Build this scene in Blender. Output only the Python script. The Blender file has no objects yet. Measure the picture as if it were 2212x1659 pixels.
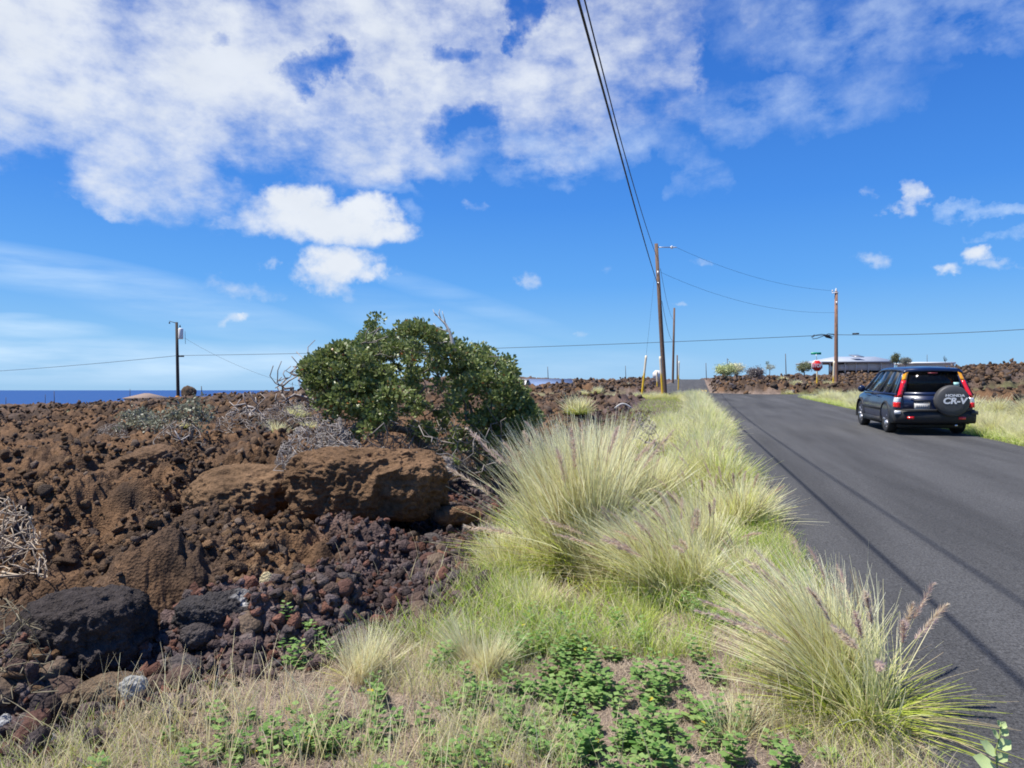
import bpy, math, random
import numpy as np
from mathutils import Vector, Matrix, Euler
random.seed(7)
RNG = np.random.default_rng(11)
SC = bpy.context.scene
COL = SC.collection
TH = math.radians(13.4)              # the camera looks this far left of the road's direction (+Y)
CT, ST = math.cos(TH), math.sin(TH)
EYE = 1.6
FD = 1536.0                          # focal length and principal point in the 2212-wide view of the photograph
HOR = 842.5
SLOPE = 0.025

# ------------------------------------------------------------------ placement helpers
def zr(Y):
    d = np.maximum(0.0, np.asarray(Y, float) - 150.0)
    return SLOPE * np.asarray(Y, float) - .05 * (np.sqrt(d * d + 100.0) - 10.0)
def W(xd, yd, zc):
    """world point seen at (xd, yd) at the camera-axis distance zc"""
    xc = (xd - 1106.0) / FD * zc
    return Vector((xc * CT - zc * ST, xc * ST + zc * CT, EYE + (HOR - yd) / FD * zc))
def G(xd, yd):
    """point of the road's plane seen at (xd, yd)"""
    zc = 2457.0 / (yd - 804.0)
    xc = (xd - 1106.0) / FD * zc
    return (xc * CT - zc * ST, xc * ST + zc * CT)

# ------------------------------------------------------------------ noise
def _h(ix, iy, iz, s):
    n = (ix.astype(np.int64) * 374761393 + iy.astype(np.int64) * 668265263 + iz.astype(np.int64) * 2147483647 + s * 974634777) & 0xFFFFFFFF
    n = ((n ^ (n >> 13)) * 1274126177) & 0xFFFFFFFF
    n = ((n ^ (n >> 16)) * 2246822519) & 0xFFFFFFFF
    n = n ^ (n >> 15)
    return (n & 0xFFFFFF) / float(0xFFFFFF)
def vnoise2(x, y, s=0):
    xi = np.floor(x); yi = np.floor(y); fx = x - xi; fy = y - yi
    fx = fx * fx * (3 - 2 * fx); fy = fy * fy * (3 - 2 * fy)
    z = np.zeros_like(xi)
    a = _h(xi, yi, z, s); b = _h(xi + 1, yi, z, s); c = _h(xi, yi + 1, z, s); d = _h(xi + 1, yi + 1, z, s)
    return (a * (1 - fx) + b * fx) * (1 - fy) + (c * (1 - fx) + d * fx) * fy
def fbm2(x, y, o=4, s=0):
    r = 0; a = .5; t = 0
    for k in range(o):
        r = r + a * vnoise2(x * 2 ** k + 17.3 * k, y * 2 ** k - 9.1 * k, s + k); t += a; a *= .5
    return r / t
def vnoise3(p, s=0):
    i = np.floor(p); f = p - i; f = f * f * (3 - 2 * f)
    r = 0
    for dx in (0, 1):
        wx = f[:, 0] if dx else 1 - f[:, 0]
        for dy in (0, 1):
            wy = f[:, 1] if dy else 1 - f[:, 1]
            for dz in (0, 1):
                wz = f[:, 2] if dz else 1 - f[:, 2]
                r = r + wx * wy * wz * _h(i[:, 0] + dx, i[:, 1] + dy, i[:, 2] + dz, s)
    return r
def fbm3(p, o=4, s=0):
    r = 0; a = .5; t = 0
    for k in range(o):
        r = r + a * vnoise3(p * 2 ** k + 13.7 * k, s + k); t += a; a *= .5
    return r / t
def lumps(x, y, s=0):
    """rounded stones standing at different heights: the highest dome over each point"""
    xi = np.floor(x); yi = np.floor(y); z = np.zeros_like(xi); best = np.full_like(x, -1.0)
    for dx in (-1, 0, 1):
        for dy in (-1, 0, 1):
            cx = xi + dx; cy = yi + dy
            px = cx + _h(cx, cy, z, s); py = cy + _h(cx, cy, z, s + 1)
            rr = .45 + .5 * _h(cx, cy, z, s + 2); hh = _h(cx, cy, z, s + 3)
            an = _h(cx, cy, z, s + 4) * 6.28
            ux = (x - px) * np.cos(an) + (y - py) * np.sin(an); uy = -(x - px) * np.sin(an) + (y - py) * np.cos(an)
            d2 = (ux * ux + uy * uy * 2.0) / (rr * rr)
            dome = np.sqrt(np.maximum(0, 1 - d2 * .8)) * rr * (.5 + .8 * hh)
            best = np.maximum(best, dome)
    return best
def sstep(a, b, x):
    t = np.clip((x - a) / (b - a), 0, 1); return t * t * (3 - 2 * t)

# ------------------------------------------------------------------ objects
class MB:
    def __init__(s): s.V = []; s.F = []; s.C = []; s.n = 0
    def add(s, V, F, C=None):
        V = np.asarray(V, float).reshape(-1, 3)
        if isinstance(F, np.ndarray): s.F.append(F + s.n)
        else:
            by = {}
            for f in F: by.setdefault(len(f), []).append(f)
            for k in by: s.F.append(np.array(by[k], dtype=np.int64) + s.n)
        s.V.append(V)
        s.C.append(np.tile(np.array([1, 1, 1.]), (len(V), 1)) if C is None else (np.tile(np.array(C, float), (len(V), 1)) if np.ndim(C) == 1 else C))
        s.n += len(V)
    def box(s, c, d, C=None, rot=None):
        V = np.array([[x, y, z] for x in (-.5, .5) for y in (-.5, .5) for z in (-.5, .5)]) * np.array(d, float)
        if rot is not None: V = V @ np.array(Euler(rot).to_matrix()).T
        s.add(V + np.array(c, float), [(0, 1, 3, 2), (4, 6, 7, 5), (0, 4, 5, 1), (2, 3, 7, 6), (0, 2, 6, 4), (1, 5, 7, 3)], C)
    def hexa(s, pts, C=None):       # 8 corners: 4 of one face in ring order, then 4 of the opposite
        s.add(pts, [(3, 2, 1, 0), (4, 5, 6, 7), (0, 1, 5, 4), (1, 2, 6, 5), (2, 3, 7, 6), (3, 0, 4, 7)], C)
    def tube(s, P, R, k=8, C=None, cap=True):
        P = np.asarray(P, float); n = len(P); R = np.broadcast_to(np.asarray(R, float), (n,))
        T = np.gradient(P, axis=0); T /= np.linalg.norm(T, axis=1)[:, None] + 1e-9
        ref = np.array([0, 0, 1.]) if abs(T[0, 2]) < .9 else np.array([1., 0, 0])
        U = np.cross(T, ref); U /= np.linalg.norm(U, axis=1)[:, None] + 1e-9
        N = np.cross(T, U)
        a = np.arange(k) * 2 * math.pi / k
        V = P[:, None, :] + R[:, None, None] * (np.cos(a)[None, :, None] * U[:, None, :] + np.sin(a)[None, :, None] * N[:, None, :])
        F = []
        i = np.arange(n - 1)[:, None] * k; j = np.arange(k)[None, :]; j2 = (j + 1) % k
        Q = np.stack([i + j, i + j2, i + k + j2, i + k + j], -1).reshape(-1, 4)
        s.add(V.reshape(-1, 3), Q, C)
        if cap:
            s.F.append(np.array([list(range(k))[::-1]]) + s.n - n * k); s.F.append(np.array([list(range(k))]) + s.n - k)
    def lathe(s, prof, k=32, axis='z', C=None, c=(0, 0, 0)):
        prof = np.array(prof, float); n = len(prof); a = np.arange(k) * 2 * math.pi / k
        X = prof[:, 0][:, None] * np.cos(a); Y = prof[:, 0][:, None] * np.sin(a); Z = np.repeat(prof[:, 1][:, None], k, 1)
        V = np.stack({'z': (X, Y, Z), 'x': (Z, X, Y), 'y': (Y, Z, X)}[axis], -1).reshape(-1, 3) + np.array(c)
        i = np.arange(n - 1)[:, None] * k; j = np.arange(k)[None, :]; j2 = (j + 1) % k
        s.add(V, np.stack([i + j, i + j2, i + k + j2, i + k + j], -1).reshape(-1, 4), C)
    def build(s, name, mat, parent=None, smooth=False):
        V = np.concatenate(s.V); me = bpy.data.meshes.new(name)
        me.vertices.add(len(V)); me.vertices.foreach_set('co', V.astype(np.float32).ravel())
        loops = np.concatenate([f.ravel() for f in s.F]).astype(np.int32)
        tot = np.concatenate([np.full(len(f), f.shape[1]) for f in s.F]).astype(np.int32)
        st = np.concatenate([[0], np.cumsum(tot)[:-1]]).astype(np.int32)
        me.loops.add(len(loops)); me.loops.foreach_set('vertex_index', loops)
        me.polygons.add(len(tot)); me.polygons.foreach_set('loop_start', st); me.polygons.foreach_set('loop_total', tot)
        if smooth: me.polygons.foreach_set('use_smooth', np.ones(len(tot), dtype=bool))
        me.update(calc_edges=True)
        ca = me.color_attributes.new('Col', 'FLOAT_COLOR', 'POINT')
        C = np.concatenate(s.C); ca.data.foreach_set('color', np.concatenate([C, np.ones((len(C), 1))], 1).astype(np.float32).ravel())
        me.validate()
        me.materials.append(mat)
        o = bpy.data.objects.new(name, me); COL.objects.link(o)
        if parent: o.parent = parent
        return o
def tag(o, label=None, cat=None, group=None, kind=None):
    for k, v in (('label', label), ('category', cat), ('group', group), ('kind', kind)):
        if v: o[k] = v
    return o
def thing(name, loc, label, cat, group=None, rz=0.0):
    o = bpy.data.objects.new(name, None); COL.objects.link(o); o.location = loc; o.rotation_euler = (0, 0, rz)
    o.empty_display_size = .2
    return tag(o, label, cat, group)
def copy_tree(o, parent=None):
    c = o.copy(); COL.objects.link(c)
    if parent: c.parent = parent
    for ch in [x for x in bpy.data.objects if x.parent == o]: copy_tree(ch, c)
    return c

# ------------------------------------------------------------------ materials
def newmat(name):
    m = bpy.data.materials.new(name); m.use_nodes = True
    return m, m.node_tree, m.node_tree.nodes['Principled BSDF']
def N(nt, t, **kw):
    n = nt.nodes.new(t)
    for k, v in kw.items():
        if k == 'inp':
            for a, b in v.items(): n.inputs[a].default_value = b
        else: setattr(n, k, v)
    return n
def simple(name, col, rough=.6, metal=0., spec=.5, coat=0., var=.12, vs=8., bump=0., attr=False):
    m, nt, b = newmat(name)
    tc = N(nt, 'ShaderNodeTexCoord'); no = N(nt, 'ShaderNodeTexNoise', inp={'Scale': vs, 'Detail': 5.})
    nt.links.new(tc.outputs['Object'], no.inputs['Vector'])
    mx = N(nt, 'ShaderNodeMix', data_type='RGBA', blend_type='MULTIPLY'); mx.inputs[0].default_value = 1.
    mr = N(nt, 'ShaderNodeMapRange', inp={'To Min': 1 - var, 'To Max': 1 + var})
    nt.links.new(no.outputs['Fac'], mr.inputs[0]); nt.links.new(mr.outputs[0], mx.inputs[7])
    if attr:
        at = N(nt, 'ShaderNodeVertexColor', layer_name='Col'); nt.links.new(at.outputs[0], mx.inputs[6])
    else: mx.inputs[6].default_value = (*col, 1)
    nt.links.new(mx.outputs[2], b.inputs['Base Color'])
    b.inputs['Roughness'].default_value = rough; b.inputs['Metallic'].default_value = metal
    b.inputs['Specular IOR Level'].default_value = spec; b.inputs['Coat Weight'].default_value = coat
    if bump:
        bp = N(nt, 'ShaderNodeBump', inp={'Strength': .6, 'Distance': bump}); nt.links.new(no.outputs['Fac'], bp.inputs['Height']); nt.links.new(bp.outputs[0], b.inputs['Normal'])
    return m
def rockmat(name, s1=14., s2=60., dist=.02):
    m, nt, b = newmat(name)
    tc = N(nt, 'ShaderNodeTexCoord'); at = N(nt, 'ShaderNodeVertexColor', layer_name='Col')
    n1 = N(nt, 'ShaderNodeTexNoise', inp={'Scale': s1, 'Detail': 8., 'Roughness': .7}); n2 = N(nt, 'ShaderNodeTexVoronoi', inp={'Scale': s2})
    n3 = N(nt, 'ShaderNodeTexNoise', inp={'Scale': 2.1, 'Detail': 6.})
    for n in (n1, n2, n3): nt.links.new(tc.outputs['Object'], n.inputs['Vector'])
    mr = N(nt, 'ShaderNodeMapRange', inp={'From Min': .3, 'From Max': .7, 'To Min': .55, 'To Max': 1.4}); nt.links.new(n1.outputs['Fac'], mr.inputs[0])
    mr2 = N(nt, 'ShaderNodeMapRange', inp={'From Min': .35, 'From Max': .65, 'To Min': .75, 'To Max': 1.25}); nt.links.new(n3.outputs['Fac'], mr2.inputs[0])
    ml = N(nt, 'ShaderNodeMath', operation='MULTIPLY'); nt.links.new(mr.outputs[0], ml.inputs[0]); nt.links.new(mr2.outputs[0], ml.inputs[1])
    mx = N(nt, 'ShaderNodeMix', data_type='RGBA', blend_type='MULTIPLY'); mx.inputs[0].default_value = 1.
    nt.links.new(at.outputs[0], mx.inputs[6]); nt.links.new(ml.outputs[0], mx.inputs[7]); nt.links.new(mx.outputs[2], b.inputs['Base Color'])
    b.inputs['Roughness'].default_value = .95; b.inputs['Specular IOR Level'].default_value = .15
    ad = N(nt, 'ShaderNodeMath', operation='MULTIPLY_ADD', inp={1: .5}); nt.links.new(n2.outputs['Distance'], ad.inputs[0]); nt.links.new(n1.outputs['Fac'], ad.inputs[2])
    bp = N(nt, 'ShaderNodeBump', inp={'Strength': 1., 'Distance': dist}); nt.links.new(ad.outputs[0], bp.inputs['Height']); nt.links.new(bp.outputs[0], b.inputs['Normal'])
    return m
def leafmat(name, trans=.35, rough=.6, spec=.3):
    m, nt, b = newmat(name)
    at = N(nt, 'ShaderNodeVertexColor', layer_name='Col'); nt.links.new(at.outputs[0], b.inputs['Base Color'])
    b.inputs['Roughness'].default_value = rough; b.inputs['Specular IOR Level'].default_value = spec
    tr = N(nt, 'ShaderNodeBsdfTranslucent'); nt.links.new(at.outputs[0], tr.inputs[0])
    mx = N(nt, 'ShaderNodeMixShader', inp={0: trans}); out = nt.nodes['Material Output']
    nt.links.new(b.outputs[0], mx.inputs[1]); nt.links.new(tr.outputs[0], mx.inputs[2]); nt.links.new(mx.outputs[0], out.inputs[0])
    return m
M = {}
M['lava'] = rockmat('lava', 16., 45., .03)
M['rock'] = rockmat('rock', 22., 70., .02)
M['grass'] = leafmat('grass_blade', .42, .9, .03)
M['plume'] = leafmat('seed_head', .5, .9, .05)
M['leaf'] = leafmat('leaf', .25, .42, .5)
M['weed'] = leafmat('weed_leaf', .3, .7, .12)
M['twig'] = simple('dead_wood', (.3, .28, .25), .9, var=.3, vs=20, attr=True)
M['pole'] = simple('pole_wood', (.11, .07, .05), .85, var=.45, vs=6, bump=.01, attr=True)
M['yellow'] = simple('yellow_paint', (.75, .50, .03), .5, attr=True)
M['metal'] = simple('galvanised', (.55, .56, .57), .45, metal=.6)
M['cable'] = simple('cable_black', (.02, .02, .022), .6)
M['white'] = simple('white_paint', (.8, .8, .78), .6)
M['red'] = simple('sign_red', (.62, .02, .02), .45)
M['green'] = simple('sign_green', (.0, .30, .16), .45)
M['orange'] = simple('orange_reflector', (.9, .35, .02), .4)

# ------------------------------------------------------------------ terrain
# (seen x, distance, seen height) of the ground: the lie of the land, turned into heights
CTRL = [
 (-400,5,1295),(-400,15,975),(-400,35,902),(-400,60,892),(-400,110,896),(-400,300,890),(-400,1500,890),
 (0,3,1623),(0,6,1213),(0,12,1012),(0,25,912),(0,45,894),(0,60,888),(0,85,894),(0,150,892),(0,600,890),(0,2500,884),
 (200,6,1213),(200,12,1008),(200,25,905),(200,45,884),(200,58,878),(200,85,888),(200,150,889),(200,600,888),
 (380,6,1213),(380,12,1006),(380,25,896),(380,45,872),(380,68,866),(380,100,876),(380,200,882),(380,600,886),
 (560,12,1005),(560,25,890),(560,45,860),(560,62,853),(560,100,862),(560,250,870),(560,800,870),
 (640,9,1090),(760,9.5,1090),(900,10.3,1082),(1030,10.5,1082),(900,12.5,1035),(1050,12.5,1035),(800,14,990),(1120,9,1090),(800,25,895),(800,45,860),(800,62,850),(800,100,850),(800,300,850),
 (1000,15,970),(1000,25,900),(1000,48,856),(1000,65,832),(1000,100,830),(1000,300,828),
 (1150,8,1111),(1150,25,902),(1150,48,856),(1150,60,852),(1150,68,850),(1150,80,840),(1150,110,824),(1150,400,838),
 (1320,25,902),(1320,49,855),(1320,60,838),(1320,74,823),(1320,130,826),(1320,400,838),
 (1420,49,854),(1420,62,830),(1420,76,819),(1420,150,828),
 (1490,157,820),(1480,110,826),
 (1560,49,854),(1560,58,836),(1565,66,817),(1560,150,826),
 (1640,49,854),(1640,57,840),(1640,70,812),(1640,120,820),(1640,400,835),
 (1720,49,854),(1720,57,835),(1720,75,808),(1720,120,815),(1720,400,835),
 (1800,35,874),(1800,49,853),(1800,60,838),(1800,85,826),(1800,130,818),
 (1930,25,898),(1930,35,873),(1930,48,850),(1930,60,839),(1930,85,826),(1930,130,816),
 (2050,14,979),(2050,25,898),(2050,45,843),(2050,60,806),(2050,80,796),(2050,120,808),
 (2130,14,979),(2130,22,905),(2130,32,862),(2130,44,836),(2130,58,793),(2130,66,782),(2130,100,800),
 (2212,14,979),(2212,22,905),(2212,32,858),(2212,44,835),(2212,56,792),(2212,66,777),(2212,100,800),
 (2600,14,979),(2600,25,890),(2600,44,835),(2600,66,772),(2600,100,795),
]
_c = []
for xd, zc, yd in CTRL:
    p = W(xd, yd, zc); _c.append((math.atan2(p.x, p.y), math.log(math.hypot(p.x, p.y)), p.z - float(zr(p.y))))
_c = np.array(_c)
def land(X, Y):
    sh = X.shape; X = X.ravel(); Y = Y.ravel()
    az = np.arctan2(X, Y); lr = np.log(np.maximum(np.hypot(X, Y), .5)); out = np.zeros_like(X)
    for a in range(0, len(X), 40000):
        sl = slice(a, a + 40000)
        d = ((az[sl, None] - _c[None, :, 0]) / .085) ** 2 + ((lr[sl, None] - _c[None, :, 1]) / .19) ** 2
        d = d - d.min(1)[:, None]; w = np.exp(-d * .5); out[sl] = (w * _c[None, :, 2]).sum(1) / w.sum(1)
    return out.reshape(sh)
RL, RR = 1.02, 6.9                       # the edges of the road
def xb(Y): return np.interp(Y, [0, 2.6, 3.3, 3.7, 4.4, 5.25, 7, 12, 30, 44], [-3.4, -2.85, -2.6, -2.2, -1.5, -1.6, -1.85, -2.0, -2.0, -2.0])
def xl(Y): return xb(Y) - np.interp(Y, [2.6, 3.5, 4.6, 8, 12], [.1, .28, .62, .6, .4])     # where the lava flow itself ends
MOUNDS = []
for xd_, zc_, ra_, rb_, mh_ in ((640, 6.35, 1.0, .62, .26), (430, 6.9, .9, .7, .30), (320, 5.3, .62, .5, .26), (180, 8.5, 1.1, .8, .35), (120, 6.2, .8, .6, .25), (420, 10.5, 1.3, .9, .35)):
    p_ = W(xd_, 800, zc_); MOUNDS.append((p_.x, p_.y, ra_, rb_, TH, mh_))
def farroad(Y):                          # left and right edge of the road beyond the junction
    return np.interp(Y, [50, 56, 157, 220], [RL - .3, -2.3, -.9, .6]), np.interp(Y, [50, 54, 157, 220], [RR, 2.0, 4.7, 6.3])
def masks(X, Y):
    wob = (fbm2(X * 1.3, Y * 1.3, 3, 5) - .5)
    vergeL = sstep(-.35, .25, X - xl(Y) + wob * 1.1)                  # 1 on the verge, 0 on the lava (left side)
    grav = sstep(-.9, -.2, X - xl(Y) + wob * 1.4)
    right = sstep(8.3, 9.6, X + wob * 1.5)
    lava = np.where(X > 4, right, 1 - vergeL)
    cross = 1 - sstep(3.2, 4.6, np.abs(Y - 48.5 + wob))
    l, r = farroad(Y)
    onfar = (1 - sstep(.1, .9, np.maximum(l - X, X - r))) * (Y > 50)
    lava = np.where(Y > 50, 1 - onfar, lava) * (1 - cross)
    lava = np.where(Y > 44, lava, lava)
    return lava, grav, cross, onfar
def H(X, Y, detail=True):
    X = np.asarray(X, float); Y = np.asarray(Y, float)
    r = np.hypot(X, Y); lava, grav, cross, onfar = masks(X, Y)
    off = land(X, Y)
    near = np.where(Y < 50, sstep(0, 5, np.maximum(xb(Y) + .5 - X, X - RR - .4)), 1 - onfar)
    off = off * near * (1 - .9 * cross * (np.abs(X) < 30))
    z = zr(Y) + off
    for (mx, my, ra, rb_, rt_, mh) in MOUNDS:           # swells of the flow front
        ux = (X - mx) * math.cos(rt_) + (Y - my) * math.sin(rt_); uy = -(X - mx) * math.sin(rt_) + (Y - my) * math.cos(rt_)
        d_ = np.sqrt((ux / ra) ** 2 + (uy / rb_) ** 2) + .35 * (fbm2(X * 1.7, Y * 1.7, 3, 45) - .5); z = z + mh * (1 - sstep(.05, 1.35, d_))
    # the verge lies a hand lower than the road
    side = np.where(Y < 50, sstep(0, .8, np.maximum(RL - .05 - X, X - RR)), 1)
    z = z - .05 * side
    if detail:
        soil = side * (1 - lava) * (1 - onfar)
        z = z + soil * ((fbm2(X * 1.6, Y * 1.6, 3, 31) - .5) * .10 + (fbm2(X * 9, Y * 9, 2, 37) - .5) * .03)
        g = np.where(X < 3, grav * (1 - sstep(-.5, .6, X - xb(Y))), 0)
        z = z + .03 * g * lumps(X * 11, Y * 11, 41)
        big = (fbm2(X * .38, Y * .38, 3, 51) - .5)
        wx = X + .25 * (fbm2(X * 2.2, Y * 2.2, 3, 55) - .5); wy = Y + .25 * (fbm2(X * 2.2 + 9, Y * 2.2, 3, 57) - .5)
        fl = np.clip(r / 25., 1, 2.2)
        rough = big * .75 * np.where(r < 14, 1, 1.0) + lumps(wx * .95, wy * .95, 61) * .42 + lumps(wx * 2.3, wy * 2.3, 67) * .20 * fl + lumps(wx * 5.5, wy * 5.5, 73) * .085
        n = np.where(r < 30, 1, 0)
        rough = rough + n * (lumps(wx * 13, wy * 13, 79) * .036 + np.abs(fbm2(X * 22, Y * 22, 3, 83) - .5) * .05)
        fine = np.abs(fbm2(wx * 7, wy * 7, 4, 85) - .5) * .22 + np.abs(fbm2(wx * 3.1, wy * 3.1, 3, 87) - .5) * .35
        gr_ = np.where(r < 22, 1., 0.) * ((.5 - np.abs(fbm2(wx * 5.1 + 3, wy * 5.1, 4, 186) - .5) * 4) * .045 + lumps(wx * 9.5, wy * 9.5, 189) * .05)
        rough = rough * .9 - fine + .08 + gr_
        z = z + lava * (rough - .25)
        z = z - np.maximum(0, r - 900) * .03
    return z
def hz(x, y): return float(H(np.array([x]), np.array([y]))[0])
def hs(x, y): return float(H(np.array([x]), np.array([y]), False)[0])

def build_ground():
    r = [0.9]
    while r[-1] < 3500:
        q = r[-1]; r.append(q * (1.012 if q < 2.2 else 1.0045 if q < 14 else 1.0085 if q < 90 else 1.03 if q < 300 else 1.09))
    r = np.array(r)
    dens = np.radians(np.arange(-43, 43, .085)) - TH
    rest = np.linspace(dens[-1] + .02, dens[0] + 2 * math.pi - .02, 110)
    th = np.concatenate([dens, rest]); nt_ = len(th)
    R, T = np.meshgrid(r, th, indexing='ij')
    X = R * np.sin(T); Y = R * np.cos(T)
    shp = X.shape; Z = H(X.ravel(), Y.ravel())
    Xr = X.ravel(); Yr = Y.ravel(); lava, grav, cross, onfar = masks(Xr, Yr)
    # colour of the surface itself
    n1 = fbm2(Xr * .45, Yr * .45, 4, 91); n2 = fbm2(Xr * 2.5, Yr * 2.5, 3, 95); n3 = fbm2(Xr * .12, Yr * .12, 3, 99)
    brown = np.array([.160, .094, .052]); dark = np.array([.078, .052, .036]); grey = np.array([.115, .10, .10]); red = np.array([.105, .055, .045])
    t = sstep(.40, .56, n1 * .7 + n2 * .3)[:, None]
    cl = dark * (1 - t) + brown * t
    far = sstep(16, 40, np.hypot(Xr, Yr))[:, None]
    cl = cl * (1 - far * .5 * sstep(.42, .6, n3)[:, None]) + grey * .8 * far * .5 * sstep(.42, .6, n3)[:, None]
    soil = np.array([.24, .185, .15]) * (.75 + .5 * n2)[:, None]
    dry = np.array([.25, .22, .12])
    cinder = np.array([.115, .082, .077]) * (.7 + .6 * n2)[:, None]
    g = (np.where(Xr < 3, grav * (1 - sstep(-.45, .35, Xr - xb(Yr))), 0))[:, None]
    g2 = (np.where((Xr < RL) & (Yr > 8) & (Yr < 44), .8, 0) + cross * 0)[:, None]
    c = soil * (1 - g2) + cinder * g2
    c = np.where((Xr > RR - .2)[:, None], np.array([.14, .15, .06]), c)
    green = (cross * (1 - sstep(-5, -2, np.where(Xr < 0, Xr, 0)) * (Xr < 0)))[:, None] * (Xr < -4)[:, None] + (cross * (Xr > 16))[:, None]
    c = c * (1 - green * .7) + np.array([.20, .21, .09]) * green * .7
    c = c * (1 - lava[:, None]) + cl * lava[:, None]
    c = c * (1 - g) + cinder * g
    b = MB()
    V = np.stack([Xr, Yr, Z], 1)
    nr = len(r)
    i = np.arange(nr - 1)[:, None] * nt_; j = np.arange(nt_)[None, :]; j2 = (j + 1) % nt_
    Q = np.stack([i + j, i + nt_ + j, i + nt_ + j2, i + j2], -1).reshape(-1, 4)
    b.add(V, Q, c)
    cz = float(H(np.array([0.]), np.array([0.]))[0])
    b.add([[0, 0, cz]], np.zeros((0, 3), dtype=np.int64), np.array([[.15, .12, .1]]))
    ci = len(V); b.F.append(np.stack([np.full(nt_, ci), np.arange(nt_), (np.arange(nt_) + 1) % nt_], 1))
    o = b.build('ground', M['lava'], None, smooth=True); tag(o, kind='structure')
    return o
build_ground()

# ------------------------------------------------------------------ roads, sea
def asphalt():
    m, nt, b = newmat('asphalt')
    tc = N(nt, 'ShaderNodeTexCoord')
    mp = N(nt, 'ShaderNodeMapping', inp={'Scale': (1., .10, 1.)}); nt.links.new(tc.outputs['Object'], mp.inputs['Vector'])
    a = N(nt, 'ShaderNodeTexNoise', inp={'Scale': 1.6, 'Detail': 6.}); nt.links.new(mp.outputs[0], a.inputs['Vector'])
    g = N(nt, 'ShaderNodeTexNoise', inp={'Scale': 60., 'Detail': 3., 'Roughness': .8}); nt.links.new(tc.outputs['Object'], g.inputs['Vector'])
    v = N(nt, 'ShaderNodeTexVoronoi', inp={'Scale': 120.}); nt.links.new(tc.outputs['Object'], v.inputs['Vector'])
    m1 = N(nt, 'ShaderNodeMapRange', inp={'From Min': .3, 'From Max': .7, 'To Min': .72, 'To Max': 1.28}); nt.links.new(a.outputs['Fac'], m1.inputs[0])
    m2 = N(nt, 'ShaderNodeMapRange', inp={'From Min': .3, 'From Max': .72, 'To Min': .3, 'To Max': 2.0}); nt.links.new(g.outputs['Fac'], m2.inputs[0])
    ml = N(nt, 'ShaderNodeMath', operation='MULTIPLY'); nt.links.new(m1.outputs[0], ml.inputs[0]); nt.links.new(m2.outputs[0], ml.inputs[1])
    mx = N(nt, 'ShaderNodeMix', data_type='RGBA', blend_type='MULTIPLY'); mx.inputs[0].default_value = 1.; mx.inputs[6].default_value = (.066, .066, .067, 1)
    nt.links.new(ml.outputs[0], mx.inputs[7]); nt.links.new(mx.outputs[2], b.inputs['Base Color'])
    b.inputs['Roughness'].default_value = .92; b.inputs['Specular IOR Level'].default_value = .25
    bp = N(nt, 'ShaderNodeBump', inp={'Strength': .8, 'Distance': .006}); nt.links.new(v.outputs['Distance'], bp.inputs['Height']); nt.links.new(bp.outputs[0], b.inputs['Normal'])
    return m
M['asphalt'] = asphalt()
def strip(name, Ys, xl, xr, dz, n=14, wob=.05, mat='asphalt'):
    V = []; k = 0
    for Y, a, c in zip(Ys, xl, xr):
        a2 = a + wob * (fbm2(np.array([Y * 2.1]), np.array([3.]), 4, 7)[0] - .5) * 3; c2 = c + wob * (fbm2(np.array([Y * 2.1]), np.array([9.]), 4, 8)[0] - .5) * 3
        for i in range(n + 1):
            x = a2 + (c2 - a2) * i / n; V.append((x, Y, float(zr(Y)) + dz))
    m = len(Ys); F = [(j * (n + 1) + i, j * (n + 1) + i + 1, (j + 1) * (n + 1) + i + 1, (j + 1) * (n + 1) + i) for j in range(m - 1) for i in range(n)]
    b = MB(); b.add(V, F); return tag(b.build(name, M[mat]), kind='structure')
Ya = np.concatenate([np.arange(-30, 12, .12), np.arange(12, 50.01, .5)])
strip('road', Ya, np.full(len(Ya), RL), np.where(Ya > 41, RR + (Ya - 41) ** 2 * .05, RR), .012)
Yb = np.concatenate([np.arange(50.2, 235, 2.)])
l_, r_ = farroad(Yb)
strip('road', Yb, l_, r_, .02, n=6)
# the cross street right of the junction and left of it
Yc = np.arange(45.2, 53.3, .5)
strip('cross_street', Yc, np.full(len(Yc), RL + .3), np.full(len(Yc), 45.), .008, n=40)
strip('cross_street', Yc, np.full(len(Yc), -9.), np.full(len(Yc), -3.5), -.03, n=20)
# worn yellow centre line of the far road
b = MB(); p = W(1523, 849, 56)
for dx in (-.12, .12):
    for y0 in (0, 2.6):
        V = [(p.x + dx + (.05 if i else -.05), p.y + y0 + yy, float(zr(p.y + y0 + yy)) + .034) for yy in (0, 2.4) for i in (0, 1)]
        b.add(V, [(0, 1, 3, 2)])
tag(b.build('road_marking', simple('road_yellow', (.55, .38, .08), .8, var=.4, vs=3)), kind='structure')
def sea():
    m, nt, b = newmat('sea_water')
    b.inputs['Base Color'].default_value = (.012, .065, .22, 1); b.inputs['Roughness'].default_value = .55; b.inputs['Specular IOR Level'].default_value = .12
    tc = N(nt, 'ShaderNodeTexCoord'); n = N(nt, 'ShaderNodeTexNoise', inp={'Scale': .02, 'Detail': 8.}); nt.links.new(tc.outputs['Object'], n.inputs['Vector'])
    bp = N(nt, 'ShaderNodeBump', inp={'Strength': .03, 'Distance': .3}); nt.links.new(n.outputs['Fac'], bp.inputs['Height']); nt.links.new(bp.outputs[0], b.inputs['Normal'])
    M['sea'] = m; mb = MB()
    rr = [0, 1500, 4000, 12000, 40000, 120000]; k = 96; V = [(r * math.cos(2 * math.pi * i / k), r * math.sin(2 * math.pi * i / k), -40.) for r in rr[1:] for i in range(k)]
    F = [(a * k + i, a * k + (i + 1) % k, (a + 1) * k + (i + 1) % k, (a + 1) * k + i) for a in range(len(rr) - 2) for i in range(k)]
    mb.add(V, F); tag(mb.build('sea', m), kind='structure')
sea()
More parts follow.
